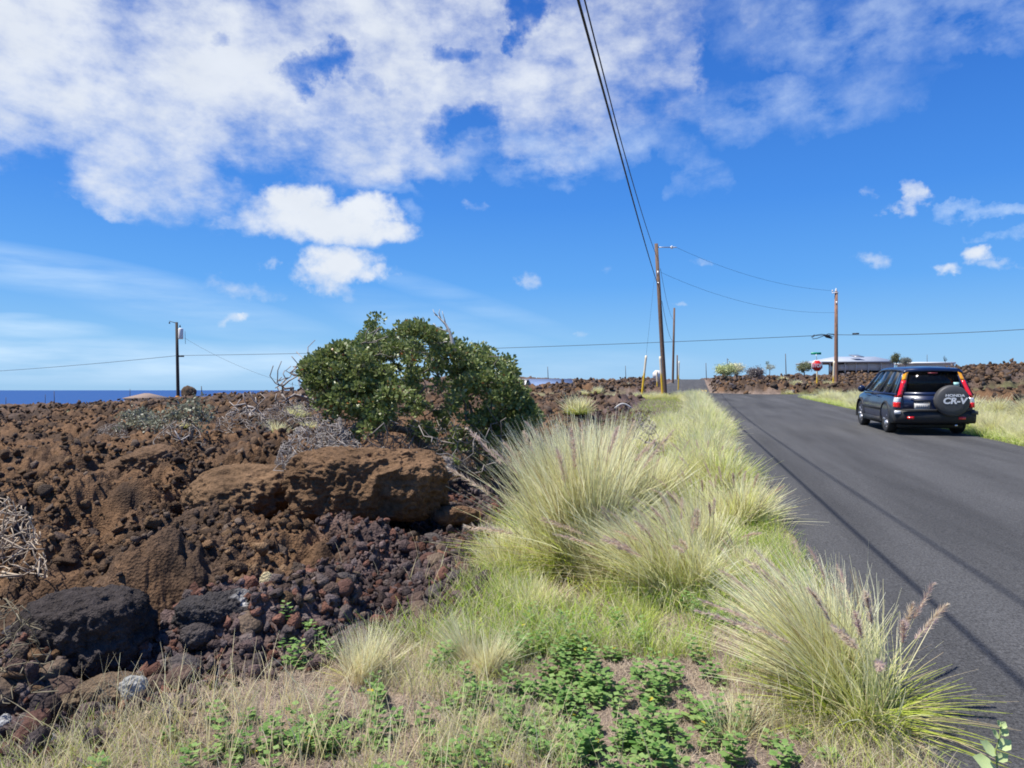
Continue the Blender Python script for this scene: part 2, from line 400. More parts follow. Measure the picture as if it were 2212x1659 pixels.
# ------------------------------------------------------------------ vegetation helpers
def blades(B, base, ang, tilt, L, w, out_bend, wind, segs, cbase, ctip, rng, pw=1.0, jit=.15):
    """ribbons: base (n,3); ang azimuth they lean to; tilt from vertical; curved outward and downwind"""
    n = len(base); t = np.linspace(0, 1, segs + 1)
    o = np.stack([np.cos(ang), np.sin(ang), np.zeros(n)], 1)
    up = np.array([0, 0, 1.])
    d0 = np.sin(tilt)[:, None] * o + np.cos(tilt)[:, None] * up
    wv = np.array([wind[0], wind[1], wind[2] if len(wind) > 2 else -abs(wind[0]) * .35])
    P = base[:, None] + L[:, None, None] * (d0[:, None] * t[None, :, None] + (t[None, :, None] ** 2) * (out_bend[:, None, None] * (o - .55 * up)[:, None] + wv[None, None] * (.5 + rng.random(n))[:, None, None]))
    T = np.gradient(P, axis=1); T /= np.linalg.norm(T, axis=2)[..., None] + 1e-9
    rv = rng.normal(size=(n, 3)) * .55 + np.array([-.4, -.35, 1.])      # ribbon faces set sunward on purpose, to brighten the grass
    S = np.cross(T, rv[:, None]); S /= np.linalg.norm(S, axis=2)[..., None] + 1e-9
    ww = w[:, None] * (1 - t[None] * .93) ** .6 * .5
    A = P - S * ww[..., None]; Bp = P + S * ww[..., None]
    V = np.stack([A, Bp], 2).reshape(-1, 3)
    k = (segs + 1) * 2
    i = (np.arange(n) * k)[:, None]; j = (np.arange(segs) * 2)[None]
    F = np.stack([i + j, i + j + 1, i + j + 3, i + j + 2], -1).reshape(-1, 4)
    m = (sstep(0, 1, t) ** pw)[None, :, None] if pw < 1 else (t ** pw)[None, :, None]; jb = (1 + jit * rng.normal(size=(n, 1, 1)))
    C = (cbase[:, None] * (1 - m) + ctip[:, None] * m) * jb
    C = np.repeat(np.clip(C, .005, .9)[:, :, None], 2, 2).reshape(-1, 3)
    B.add(V, F, C)
    return P
GREEN = np.array([.18, .34, .04]); LIME = np.array([.64, .74, .13]); STRAW = np.array([.99, .90, .62]); TAN = np.array([.66, .53, .33]); DRY = np.array([.62, .53, .44]); PINK = np.array([.62, .46, .46])
def mixc(a, b, t): return a[None] * (1 - t[:, None]) + b[None] * t[:, None]
def fountain(name, label, loc, h, rad, n, w, seed, straw=.6, heads=0, wind=(-.12, .02), group=None, tilt=.95, basegreen=1., parts=True, brk=1.0, zoff=0):
    rng = np.random.default_rng(seed)
    t = thing(name, loc, label, 'tussock', group)
    B = MB()
    K = max(5, int(rad * 26)); sr = np.sqrt(rng.random(K)) * rad * .42; sa = rng.random(K) * 6.283; sx_, sy_ = sr * np.cos(sa), sr * np.sin(sa); sl = .62 + .42 * rng.random(K); sw = rng.random(K) ** 1.5 + .15
    q = rng.choice(K, n, p=sw / sw.sum()); br = rad * .10
    base = np.stack([sx_[q] + rng.normal(size=n) * br, sy_[q] + rng.normal(size=n) * br, np.full(n, -.04)], 1)
    lx = sx_[q] / rad * 1.1 * tilt + rng.normal(size=n) * .36 * tilt + rng.normal(size=K)[q] * .14; ly = sy_[q] / rad * 1.1 * tilt + rng.normal(size=n) * .36 * tilt + rng.normal(size=K)[q] * .14
    ang = np.arctan2(ly, lx); tl = np.minimum(np.hypot(lx, ly), 1.35)
    L = h * sl[q] * (.45 + .62 * rng.random(n) ** .6) * (1.05 - .15 * tl)
    s = np.clip(rng.random(n) * .6 + .4 * rng.random(K)[q], 0, 1)
    cb = mixc(GREEN, LIME, np.clip(rng.random(n) * .6 + .45 * straw, 0, 1)) * basegreen + TAN[None] * (1 - basegreen)
    ct = np.where((s < straw)[:, None], mixc(LIME * .4 + STRAW * .6, STRAW, rng.random(n) ** .5), mixc(LIME, STRAW, rng.random(n) * .5))
    dead_ = rng.random(n) < .12; ct[dead_] = TAN * .62; cb[dead_] = TAN * .45; kink_ = rng.random(n) < .10; tl = np.where(kink_, tl + .5 * rng.random(n), tl); L = np.where(kink_, L * .75, L)
    blades(B, base, ang, tl, L, np.full(n, w) * (.6 + .8 * rng.random(n)), .06 + .34 * rng.random(n) * tl, wind, 5, cb, ct, rng, .4, .12)
    # a skirt of short fresh or dead leaves
    m = n // 3; rr = np.sqrt(rng.random(m)) * rad * .4; a = rng.random(m) * 6.283; base = np.stack([rr * np.cos(a), rr * np.sin(a), -.04 + 0 * a], 1)
    blades(B, base, a + rng.normal(size=m) * .6, .5 + .8 * rng.random(m), h * (.2 + .35 * rng.random(m)), np.full(m, w), .3 + .3 * rng.random(m), (0, 0), 4, cb[:m] * .8, mixc(LIME * .8, TAN, (rng.random(m) > .55) * 1.), rng)
    B.build('blades', M['grass'], t)
    if heads:
        P = MB(); k = heads; rr = np.sqrt(rng.random(k)) * rad * .3; a = rng.random(k) * 6.283
        base = np.stack([rr * np.cos(a), rr * np.sin(a), 0 * a], 1)
        tl = np.abs(rng.normal(size=k)) * .35 + .08
        St = MB()
        wd = (wind[0] * 1.15, wind[1] * 1.15)
        C0 = np.tile(LIME, (k, 1)); C1 = np.tile(STRAW * .8, (k, 1))
        pts = blades(St, base, a + rng.normal(size=k) * .4, tl, h * (.86 + .24 * rng.random(k)), np.full(k, w * .8), .10 + .2 * rng.random(k), wd, 10, C0, C1, rng)
        St.build('stalks', M['grass'], t)
        for i in range(k):
            q = pts[i, 7:]; hn = 150
            u = rng.random(hn) * 2.999; ii = u.astype(int); f = u - ii
            b0 = q[ii] * (1 - f)[:, None] + q[ii + 1] * f[:, None]; tg = q[ii + 1] - q[ii]; tg /= np.linalg.norm(tg, axis=1)[:, None]
            az = rng.random(hn) * 6.283; v = np.stack([np.cos(az), np.sin(az), rng.normal(size=hn) * .6], 1)
            v = v - (v * tg).sum(1)[:, None] * tg; v /= np.linalg.norm(v, axis=1)[:, None]
            d = tg * .8 + v * .62; ln = h * .05 * (.7 + .6 * rng.random(hn)) * np.sin(np.clip((u / 3) * 2.6 + .4, 0, 3.14)) ** .5 * brk
            e = b0 + d * ln[:, None]; sd = np.cross(d, v + rng.normal(size=(hn, 3)) * .3); sd /= np.linalg.norm(sd, axis=1)[:, None] + 1e-9
            ww = w * .5
            V = np.stack([b0 - sd * ww, b0 + sd * ww, e], 1).reshape(-1, 3)
            F = np.arange(hn * 3).reshape(-1, 3); tone = rng.random(hn)
            P = MB(); P.add(V, F, np.repeat(mixc(PINK, STRAW * .9, tone * .6 + .2 * (i % 3 == 0)), 3, 0)); P.build('seed_head', M['plume'], t)
    return t
def gz(x, y): return hz(x, y)
def clump_at(xd, yd, **kw):
    x, y = G(xd, yd); return (x, y, gz(x, y))

# near and middle clumps along the verge
f = fountain('tussock', 'large green fountain grass with mauve seed heads leaning over the asphalt, nearest to the camera', clump_at(1845, 1535), .80, .35, 2100, .0056, 1, .85, 22, (-.22, .02), tilt=.50)
f = fountain('tussock', 'biggest straw coloured fountain grass clump, right of the green bush', clump_at(1235, 1205), 1.38, .60, 4600, .0085, 2, 1.4, 14, (-.07, .0), tilt=.42)
f = fountain('tussock', 'straw fountain grass on the back side of the biggest straw clump', clump_at(1290, 1110), 1.28, .5, 2400, .009, 3, 1.4, 4, (-.03, .0), tilt=.40)
f = fountain('tussock', 'yellow green fountain grass in the middle of the verge with drooping mauve heads', clump_at(1440, 1265), .82, .5, 2200, .0066, 4, .8, 22, (-.30, .0), tilt=.5)
f = fountain('tussock', 'rounded green fountain grass clump spilling onto the road edge, right of the middle clump', clump_at(1575, 1130), .70, .5, 2000, .008, 5, .75, 8, (-.06, .0), tilt=.8)
f = fountain('tussock', 'low green and straw grass clump filling the gap left of the road edge clump', clump_at(1510, 1120), .6, .5, 1200, .008, 6, .6, 8, (-.1, .0), tilt=.8)
f = fountain('tussock', 'fountain grass clump directly behind the rounded road edge clump', clump_at(1520, 1035), .78, .62, 2000, .007, 7, .6, 6, (-.05, .0), tilt=1.)
f = fountain('tussock', 'green fountain grass clump left of the row along the road, above the cinders', clump_at(1440, 1030), .66, .55, 1700, .007, 8, .45, 8, (-.05, .0), tilt=1.)
f = fountain('tussock', 'straw grass clump squeezed between the biggest straw clump and the row along the road', clump_at(1370, 1110), .9, .5, 1800, .0085, 80, 1.2, 4, (-.06, .0), tilt=.5)
f = fountain('tussock', 'pale clump with mauve heads between the middle clump and the road edge clump', clump_at(1500, 1195), .72, .42, 1500, .007, 81, .9, 8, (-.2, .0), tilt=.5)
f = fountain('tussock', 'low straw clump at the left foot of the biggest straw clump', clump_at(1120, 1215), .52, .4, 1100, .007, 82, 1.1, 0, (-.05, .0), tilt=.6)
f = fountain('tussock', 'straw and green clump in front of the biggest straw clump, left of the middle clump', clump_at(1330, 1225), .74, .42, 1500, .007, 83, 1., 8, (-.2, .0), tilt=.5)
f = fountain('tussock', 'small tan bunch grass with a dark base, left of the leafy weeds', clump_at(1035, 1415), .34, .2, 1100, .0034, 9, 1., 0, (-.02, .0), tilt=.55, basegreen=.0)
f = fountain('tussock', 'small dry tan bunch grass standing alone at the edge of the cinders', clump_at(772, 1445), .36, .19, 650, .0034, 10, 1., 0, (0, .0), tilt=.55, basegreen=.0)
f = fountain('tussock', 'thin orange tinged grass tuft between the weeds and the nearest clump', clump_at(1590, 1560), .36, .22, 240, .0034, 12, 1., 0, (-.02, .0), tilt=.7, basegreen=.5)
f = fountain('tussock', 'low fresh green tuft at the foot of the middle verge clump', clump_at(1370, 1330), .24, .25, 380, .0036, 13, .2, 0, (-.02, .0), tilt=.8)
f = fountain('tussock', 'thin straw grass tuft between the middle clump and the biggest straw clump', clump_at(1330, 1240), .42, .5, 900, .004, 14, .8, 8, (-.1, .0), tilt=.8)
f = fountain('tussock', 'sparse straw grass tuft in front of the biggest straw clump', clump_at(1130, 1290), .30, .4, 700, .004, 15, .8, 0, (-.03, .0), tilt=.8)
f = fountain('tussock', 'orange tan grass tuft leaning at the road edge behind the nearest clump', clump_at(1610, 1235), .40, .4, 700, .004, 16, 1., 5, (-.04, .0), tilt=.7, basegreen=.4)
# the row along the left edge of the road, farther on
rowG = 'fountain grass clumps in the row along the left edge of the road'
protos = [fountain('tussock', 'pale fountain grass clump in the row along the left edge of the road', (0, 0, 0), .75, .6, 1100, .011, 40 + i, .55 + .1 * i, 0, (-.05, .0), rowG, tilt=1.) for i in range(3)]
rng = np.random.default_rng(5)
used = set()
def put(proto, x, y, s, label=None, group=None, sz=None):
    o = proto
    if proto.name in used:
        o = copy_tree(proto)
    else: used.add(proto.name)
    o.location = (x, y, gz(x, y)); o.rotation_euler = (0, 0, rng.random() * 6.28); o.scale = (s, s, sz or s)
    if label: o['label'] = label
    if group: o['group'] = group
    return o
k = 0
for y in np.arange(10.3, 44, .85):
    x = RL - .32 + (rng.random() - .5) * .35 - (.03 * max(0, 20 - y)); put(protos[k % 3], x, y, .8 + .35 * rng.random()); k += 1
    if rng.random() < .55 and y < 24:
        put(protos[(k + 1) % 3], x - .7 - .5 * rng.random(), y + .3, .7 + .3 * rng.random()); k += 1
for i in range(7):
    put(protos[i % 3], -2.4 + i * .5, 43.2 + rng.random() * 1.2, .75 + .25 * rng.random())
# right side of the road
rG = 'fountain grass clumps on the right verge ahead of the car'
pr = [fountain('tussock', 'pale fountain grass clump on the right verge beyond the dark car', (0, 0, 0), .75, .6, 800, .016, 50 + i, .9, 0, (-.05, .0), rG, tilt=1.) for i in range(2)]
for y in np.arange(25, 44, .8):
    x = RR + .55 + rng.random() * .4 + (max(0, y - 40) ** 2) * .08
    if rng.random() < .8: put(pr[k % 2], x, y, .75 + .35 * rng.random()); k += 1
    if rng.random() < .75: put(pr[k % 2], x + .9 + 1.6 * rng.random(), y + .4, .7 + .4 * rng.random()); k += 1
rG2 = 'fountain grass clumps on the right verge beside and behind the car'
pr2 = [fountain('tussock', 'tall straw fountain grass clump on the right verge beside the dark car', (0, 0, 0), .95, .7, 1500, .009, 60 + i, .85, 0, (-.05, .0), rG2, tilt=.95) for i in range(3)]
for y in np.arange(12.2, 24.5, .65):
    for x0 in (RR + .75, RR + 1.7, RR + 2.7):
        if rng.random() < .8:
            put(pr2[k % 3], x0 + rng.random() * .5, y + rng.random() * .3, (.6 + .35 * rng.random()) * (1 if x0 > RR + 1 else .8)); k += 1
# pale clumps out on the lava
lG = 'pale grass clumps scattered over the lava'
pl_ = [fountain('tussock', 'small pale grass clump growing out of the lava rubble', (0, 0, 0), .6, .45, 600, .014, 70 + i, .95, 0, (-.03, .0), lG, tilt=.95) for i in range(2)]
def put_seen(proto, xd, zc, s, label=None, group=None):
    p = W(xd, 800, zc); return put(proto, p.x, p.y, s, label, group)
for xd, zc, s in [(640, 20, .9), (665, 19, .8), (525, 19.5, .55), (280, 18, .4), (400, 17, .35), (150, 24, .4), (1260, 45, .9), (1290, 44, 1.), (1330, 46, .7), (1215, 47, .7), (1375, 47, .8), (1395, 56, .9), (1355, 57, .8), (1705, 49, .7), (1643, 54, .7), (1745, 54, 1.3), (1760, 57, 1.1), (1790, 56, 1.2), (1820, 56, 1.), (1720, 53, 1.1), (1690, 63, 1.), (1830, 52, .8)]:
    put_seen(pl_[k % 2], xd, zc, s); k += 1
put_seen(pl_[0], 590, 17.5, 1.15, 'brightest pale grass clump on the lava, left of the bush beside the dead tree')
put_seen(pl_[1], 1250, 22.5, 1.25, 'rounded pale yellow grass clump on the lava just above the biggest straw clump')

# ------------------------------------------------------------------ ground cover on the verge
def cover():
    rng = np.random.default_rng(21)
    def scatter(n, x0, x1, y0, y1, dens):
        X = x0 + (x1 - x0) * rng.random(n); Y = y0 + (y1 - y0) * rng.random(n)
        k = rng.random(n) < dens(X, Y); X = X[k]; Y = Y[k]; return np.stack([X, Y, H(X, Y) - .006], 1)
    def edge(X, Y): return sstep(-.25, .35, X - xb(Y)) * (1 - sstep(RL - .22, RL + .06, X + .12 * (fbm2(Y * 3, X * 0, 3, 4) - .5)))
    # thatch of dead stems lying about
    B = MB()
    for (n, y0, y1, wd, hh) in ((150000, 1.9, 4.6, .0028, .05), (80000, 4.6, 9, .004, .07), (16000, 9, 24, .008, .10)):
        p = scatter(n, -3.6, 1.1, y0, y1, lambda X, Y: edge(X, Y) * (.35 + .65 * sstep(.35, .6, fbm2(X * 1.8, Y * 1.8, 3, 61))))
        m = len(p); t = rng.random(m)
        blades(B, p, rng.random(m) * 6.283, .6 + .9 * rng.random(m), hh * (.4 + rng.random(m)), np.full(m, wd), .2 * rng.random(m), (0, 0, 0), 2, mixc(DRY * .6, DRY, t), mixc(DRY, TAN * 1.1, t), rng)
    tag(B.build('dead_grass', M['grass']), kind='stuff')
    # green and straw standing grass
    B = MB()
    for (n, y0, y1, wd, hh) in ((60000, 1.9, 4.4, .0028, .12), (70000, 4.0, 9, .004, .20), (12000, 9, 44, .010, .22)):
        gr = lambda X, Y: edge(X, Y) * sstep(.43, .60, fbm2(X * 1.3 + 4, Y * 1.3, 3, 71) + .14 * sstep(3.7, 4.4, Y) - .05 * (Y < 3.4)+ .14 * sstep(3.7, 3.2, Y) * sstep(-.1, -.6, X))
        p = scatter(n, -3.4, 1.05, y0, y1, gr)
        m = len(p); t = rng.random(m)
        blades(B, p, rng.random(m) * 6.283, np.abs(rng.normal(size=m)) * .35, hh * (.35 + rng.random(m)), np.full(m, wd), .15 + .3 * rng.random(m), (-.03, 0, 0), 3, mixc(GREEN, LIME * .8, t) * (1 - .0) if y0 > 3 else mixc(DRY, LIME * .7, t), np.where((rng.random(m) < (.72 if y0 < 3 else .5))[:, None], mixc(DRY, STRAW * .9, t), mixc(GREEN * 1.3, LIME, t)), rng)
    # right verge
    p = scatter(30000, RR - .05, RR + 4, 11, 46, lambda X, Y: 1 - sstep(RR + 2, RR + 4, X)); m = len(p); t = rng.random(m)
    blades(B, p, rng.random(m) * 6.283, np.abs(rng.normal(size=m)) * .4, .28 * (.35 + rng.random(m)), np.full(m, .011), .2 + .3 * rng.random(m), (-.03, 0, 0), 3, mixc(GREEN, LIME, t), mixc(LIME, STRAW, t), rng)
    tag(B.build('verge_grass', M['grass']), kind='stuff')
    # leafy weeds
    B = MB(); spots = []
    for xd, yd, rx, n in [(1190, 1400, .42, 60), (1270, 1470, .36, 46), (1180, 1470, .3, 34), (1330, 1400, .3, 20), (1500, 1320, .22, 20), (1600, 1350, .22, 16), (1250, 1570, .34, 40), (1350, 1600, .34, 40), (1130, 1600, .3, 26), (1480, 1580, .25, 14), (660, 1405, .25, 14), (700, 1380, .2, 8), (600, 1600, .35, 26), (740, 1560, .3, 18), (880, 1500, .3, 14), (980, 1610, .3, 16), (420, 1620, .3, 10), (1060, 1480, .25, 10), (1650, 1590, .2, 10), (1560, 1440, .2, 8), (900, 1420, .2, 6), (1400, 1500, .2, 10),(1230,1330,.4,22)]:
        x, y = G(xd, yd)
        for i in range(int(n * .62)): spots.append((x + rng.normal() * rx * .6, y + rng.normal() * rx * .45))
    for x, y in spots:
        if x > RL - .2: continue
        z = gz(x, y); hgt = .03 + .13 * rng.random() ** 1.4; nl = int(7 + hgt * 110); az0 = rng.random() * 6.28
        lean = rng.normal(size=2) * .25
        for i in range(nl):
            f = (i + .5) / nl; a = az0 + i * 2.4; L = (.030 + .026 * rng.random()) * (1.15 - .5 * f); wv = L * .52
            c = np.array([x + lean[0] * f * hgt, y + lean[1] * f * hgt, z + hgt * f])
            o = np.array([math.cos(a), math.sin(a), 0]); s = np.array([-o[1], o[0], 0]); u = np.array([0, 0, 1.]); up = .5 - .6 * (1 - f) * rng.random()
            b0 = c + o * .012; d = o + u * up; d /= np.linalg.norm(d); nn = np.cross(d, s)
            mid = b0 + d * L * .45; tip = b0 + d * L - u * L * .15
            V = [b0, mid + s * wv + nn * L * -.08, tip, mid - s * wv + nn * L * -.08, mid]
            g = rng.random(); col = (np.array([.10, .22, .05]) * (1 - g) + np.array([.29, .41, .14]) * g)
            if rng.random() < .008: col = np.array([.55, .45, .05])
            B.add(V, [(0, 1, 4), (1, 2, 4), (2, 3, 4), (3, 0, 4)], col)
    tag(B.build('leafy_weeds', M['weed']), kind='stuff')
    # tall single straws
    B = MB(); pts = []
    for xd, yd, rx, n in [(290, 1560, .3, 90), (390, 1560, .22, 80), (500, 1600, .4, 90), (640, 1580, .5, 160), (820, 1610, .5, 160), (1000, 1620, .4, 90), (600, 1500, .4, 90), (1270, 1640, .3, 12), (1100, 1250, .8, 50), (930, 1530, .3, 24), (1330, 1290, .6, 60), (1620, 1580, .25, 30), (200, 1640, .3, 24), (1730, 1600, .2, 20), (880, 1475, .14, 22)]:
        x, y = G(xd, yd)
        for i in range(n): pts.append((x + rng.normal() * rx * .7, y + rng.normal() * rx * .4))
    p = np.array(pts); p = p[p[:, 0] < RL]; p = np.column_stack([p, H(p[:, 0], p[:, 1]) - .01]); m = len(p); t = rng.random(m)
    blades(B, p, rng.random(m) * 6.283, np.abs(rng.normal(size=m)) * .22, .16 + .26 * rng.random(m) ** 1.5, np.full(m, .0046), .1 + .2 * rng.random(m), (-.02, 0, 0), 6, mixc(TAN, LIME * .8, t * .5), mixc(TAN, STRAW, t), rng)
    tag(B.build('dry_stalks', M['grass']), kind='stuff')
cover()

# ------------------------------------------------------------------ loose stones (stuff) and boulders (things)
def ico(sub):
    import bmesh
    bm = bmesh.new(); bmesh.ops.create_icosphere(bm, subdivisions=sub, radius=1.0)
    V = np.array([v.co[:] for v in bm.verts]); F = np.array([[v.index for v in f.verts] for f in bm.faces]); bm.free(); return V, F
def randrot(rng, n):
    q = rng.normal(size=(n, 4)); q /= np.linalg.norm(q, axis=1)[:, None]; w, x, y, z = q.T
    return np.stack([1 - 2 * (y * y + z * z), 2 * (x * y - z * w), 2 * (x * z + y * w), 2 * (x * y + z * w), 1 - 2 * (x * x + z * z), 2 * (y * z - x * w), 2 * (x * z - y * w), 2 * (y * z + x * w), 1 - 2 * (x * x + y * y)], 1).reshape(n, 3, 3)
def stones(B, P, size, sub, cols, rng, sink=.25):
    V0, F0 = ico(sub); var = []
    for k in range(14):
        q = V0 * (1 + 1.6 * (fbm3(V0 * 1.5 + k * 7.7, 3, k) - .5) - .5 * np.abs(fbm3(V0 * 3.1 + k * 3.7, 2, k + 9) - .5))[:, None] + rng.normal(size=V0.shape) * (.11 if sub > 1 else .17)
        for _ in range(11):                # broken faces
            pn = rng.normal(size=3); pn /= np.linalg.norm(pn); dd = q @ pn; lim_ = (.42 + .35 * rng.random()); over_ = np.maximum(dd - lim_, 0); q = q - (over_ * .93)[:, None] * pn
        q *= np.array([1.2, .8 + .35 * rng.random(), .6 + .45 * rng.random()]); var.append(q)
    var = np.array(var); n = len(P); R = randrot(rng, n); idx = rng.integers(0, 14, n)
    V = np.einsum('nij,nvj->nvi', R, var[idx]) * size[:, None, None]
    V += P[:, None] + np.array([0, 0, 1.]) * (size * (1 - sink) * .5)[:, None, None]
    F = (F0[None] + (np.arange(n) * len(V0))[:, None, None]).reshape(-1, 3)
    B.add(V.reshape(-1, 3), F, np.repeat(cols, len(V0), 0))
def gravel():
    rng = np.random.default_rng(33); B = MB()
    def sc(n, x0, x1, y0, y1, dens, smin, smax, sub, pal, pw=2.5):
        X = x0 + (x1 - x0) * rng.random(n); Y = y0 + (y1 - y0) * rng.random(n); k = rng.random(n) < dens(X, Y); X = X[k]; Y = Y[k]; m = len(X)
        s = smin + (smax - smin) * rng.random(m) ** pw; c = np.array(pal)[rng.integers(0, len(pal), m)] * (.6 + .7 * rng.random(m))[:, None]
        stones(B, np.stack([X, Y, H(X, Y)], 1), s, sub, c, rng)
    cind = [(.12, .085, .08), (.09, .065, .06), (.15, .075, .055), (.10, .08, .08), (.14, .11, .10)]
    band = lambda X, Y: masks(X, Y)[1] * (1 - sstep(-.15, .5, X - xb(Y)))
    sc(30000, -4.9, -1.2, 1.8, 9, band, .006, .05, 1, cind)
    sc(9000, -4.5, -1.2, 9, 30, lambda X, Y: sstep(-1.2, -.3, X - xb(Y)), .015, .07, 1, cind)
    sc(5000, RL - .25, RL + .5, 1.5, 14, lambda X, Y: sstep(RL + .5, RL - .1, X) * .5 * sstep(.4, .6, fbm2(X * 2, Y * 1.5, 3, 19)), .004, .012, 1, cind + [(.2, .19, .18)])
    sc(2600, -4.9, -1.4, 1.8, 9, band, .03, .085, 2, cind, 2)
    sc(5000, -3.2, 1.0, 2, 9, lambda X, Y: (X > xb(Y)) * .5, .004, .012, 1, cind)
    cl = [(.15, .09, .05), (.10, .065, .042), (.07, .05, .04), (.165, .105, .06), (.12, .09, .07)]
    lv = lambda X, Y: masks(X, Y)[0] * sstep(.3, .6, fbm2(X * 1.1, Y * 1.1, 3, 77))
    sc(26000, -9, -1.5, 2.5, 10, lv, .008, .055, 1, cl)
    sc(2600, -10, -1.5, 3, 12, lv, .04, .10, 2, cl, 2)
    sc(24000, -26, -1.5, 9, 26, lv, .015, .10, 1, cl)
    sc(16000, -60, -2, 24, 60, lambda X, Y: masks(X, Y)[0], .04, .24, 1, cl, 3)
    sc(14000, 8, 45, 14, 75, lambda X, Y: masks(X, Y)[0], .04, .24, 1, cl, 2.5)
    sc(9000, -12, 30, 52, 80, lambda X, Y: masks(X, Y)[0], .05, .28, 1, cl + [(.12, .1, .1)], 2.5)
    tag(B.build('lava_rubble', M['rock'], smooth=False), kind='stuff')
gravel()
def boulder(name, label, xd, yd, zc, sx, sy, sz, col, seed, rz=0., sub=5, sink=.3, rough=.34, col2=None, group=None, cat='rock', amp2=.06, rx=0., box=2.0):
    rng = np.random.default_rng(seed); V, F = ico(sub)
    if box > 2: V = V / (np.abs(V) ** box).sum(1)[:, None] ** (1 / box)       # squarer blocks
    nrm = V / np.linalg.norm(V, axis=1)[:, None]; o = seed * 3.7
    ms = max(sx, sy, sz); pr3 = V * np.array([sx, sy, sz]) / ms * 1.1; av = (sx + sy + sz) / 3 / ms
    d = rough * (fbm3(nrm * 1.3 + o, 3, seed) - .5) * 2 - .26 * np.abs(fbm3(pr3 * 3.4 + o, 4, seed + 3) - .5) * 2 + .04
    d += amp2 * (.5 - np.abs(fbm3(pr3 * 10 + o, 4, seed + 5) - .5) * 3)
    if sub >= 6: d += amp2 * .6 * (fbm3(pr3 * 24 + o, 3, seed + 9) - .5) * 2
    V = V * (1 + d)[:, None] * np.array([sx, sy, sz]) * .5
    c = np.tile(np.array(col, float), (len(V), 1)) * (.7 + .6 * fbm3(V * 4 + 5, 3, seed + 1))[:, None]
    if col2 is not None:
        m = sstep(.54, .60, fbm3(V * 9 + o, 4, seed + 11)) * sstep(.42, .55, fbm3(V * 2.5 + o, 3, seed + 13)); c = c * (1 - m[:, None]) + np.array(col2)[None] * m[:, None]
    B = MB(); B.add(V, F, c); ob = B.build(name, M['rock'], smooth=True)
    p = W(xd, yd, zc); z = hs(p.x, p.y)
    ob.location = (p.x, p.y, p.z + sz * .5 * (1 - 2 * sink) if yd else z); ob.rotation_euler = (rx, 0, rz + TH)
    return tag(ob, label, cat, group)
BR = (.165, .10, .056); DK = (.050, .042, .040); GY = (.13, .115, .105)
# yd is the base line of each rock in the photograph
boulder('boulder', 'biggest rounded brown boulder, directly below the green bush', 795, 1120, 7.7, 1.66, 1.2, .76, BR, 1, .0, 7, .0, .16, box=3.2)
boulder('boulder', 'slanting brown lava slab left of the biggest brown boulder', 530, 1110, 8.2, 1.2, 1.2, .62, (.185, .115, .065), 2, .2, 6, .10, .25, rx=.15)
boulder('boulder', 'large dark grey block at the lower left with deep shade beneath', 190, 1450, 4.15, .70, .52, .46, DK, 4, -.15, 6, .02, .2, box=3.)
boulder('boulder', 'black rock spotted with white lichen, right of the large dark block', 470, 1385, 4.45, .50, .36, .33, (.055, .05, .05), 5, .2, 6, .05, .3, (.50, .49, .47), box=2.6)
boulder('boulder', 'flat dark slab tilted up beside the lichen spotted rock', 600, 1360, 4.6, .22, .25, .30, (.065, .045, .038), 6, .3, 5, .05, .2, box=3)
boulder('boulder', 'small angular grey brown rock with one pale face', 665, 1335, 4.8, .26, .2, .17, (.14, .11, .085), 7, .1, 5, .1, .2, (.34, .29, .24), box=3)
boulder('boulder', 'reddish brown block behind the tilted slab', 610, 1305, 5.0, .34, .25, .22, (.095, .06, .047), 8, .1, 5, .1, .2)
boulder('boulder', 'small cream yellow stone on top of the lichen spotted rock', 578, 1275, 4.75, .09, .08, .13, (.55, .47, .28), 9, .1, 4, .05, .25)
boulder('boulder', 'dark rock under the lower right of the lichen spotted rock', 430, 1395, 4.2, .2, .16, .14, (.07, .06, .058), 10, .1, 5, .1, .3, (.4, .39, .38))
boulder('boulder', 'pale grey stone among the dry stalks', 293, 1500, 3.62, .13, .1, .11, (.36, .36, .34), 11, .5, 4, .1, .3)
boulder('boulder', 'brown rock with a tan face below the large dark block', 240, 1520, 3.65, .30, .2, .17, (.16, .115, .075), 12, .5, 5, .1, .3)
boulder('boulder', 'flat tan rock left of the brown rock with a tan face', 160, 1530, 3.6, .17, .15, .09, (.16, .12, .08), 13, .5, 5, .1, .3)
boulder('boulder', 'pale blue grey stone at the bottom left corner', 95, 1615, 3.25, .12, .1, .08, (.30, .32, .35), 14, .5, 4, .1, .3)
boulder('boulder', 'whitish stone at the left edge of the picture', 8, 1580, 3.4, .09, .1, .09, (.38, .38, .37), 15, .5, 4, .1, .3)
boulder('boulder', 'dark rock with a blue sheen left of the large dark block', 55, 1440, 4.3, .3, .3, .3, (.06, .055, .06), 16, .5, 5, .1, .3)
boulder('boulder', 'brown slab on the lava slope left of the big boulder, with a flat lit top', 330, 1035, 10.5, 1.1, .9, .5, (.16, .10, .06), 17, .5, 6, .1, .3)
boulder('boulder', 'round lava knob on the skyline right of the left pole', 408, 862, 62, 1.1, 1.1, 1.3, (.13, .09, .06), 18, .0, 4, .1, .3)
boulder('boulder', 'pale grey weathered rock at the foot of the bush', 950, 1035, 9.2, .42, .4, .32, (.22, .19, .17), 19, .0, 5, .1, .3)
boulder('boulder', 'brown rock lying below the straw clump edge, left', 985, 1130, 7.4, .45, .35, .22, (.16, .095, .055), 20, .3, 5, .1, .3)
sg = 'small loose lava rocks along the foot of the lava flow'
rng = np.random.default_rng(88); V = [boulder('lava_rock', 'small loose lava rock lying at the foot of the lava flow', 500, 1430, 4, .13, .11, .09, c_, 100 + i, .5, 3, .2, .3, group=sg) for i, c_ in enumerate([(.11, .075, .06), (.13, .07, .055), (.10, .085, .08), (.15, .11, .08)])]
k = 0
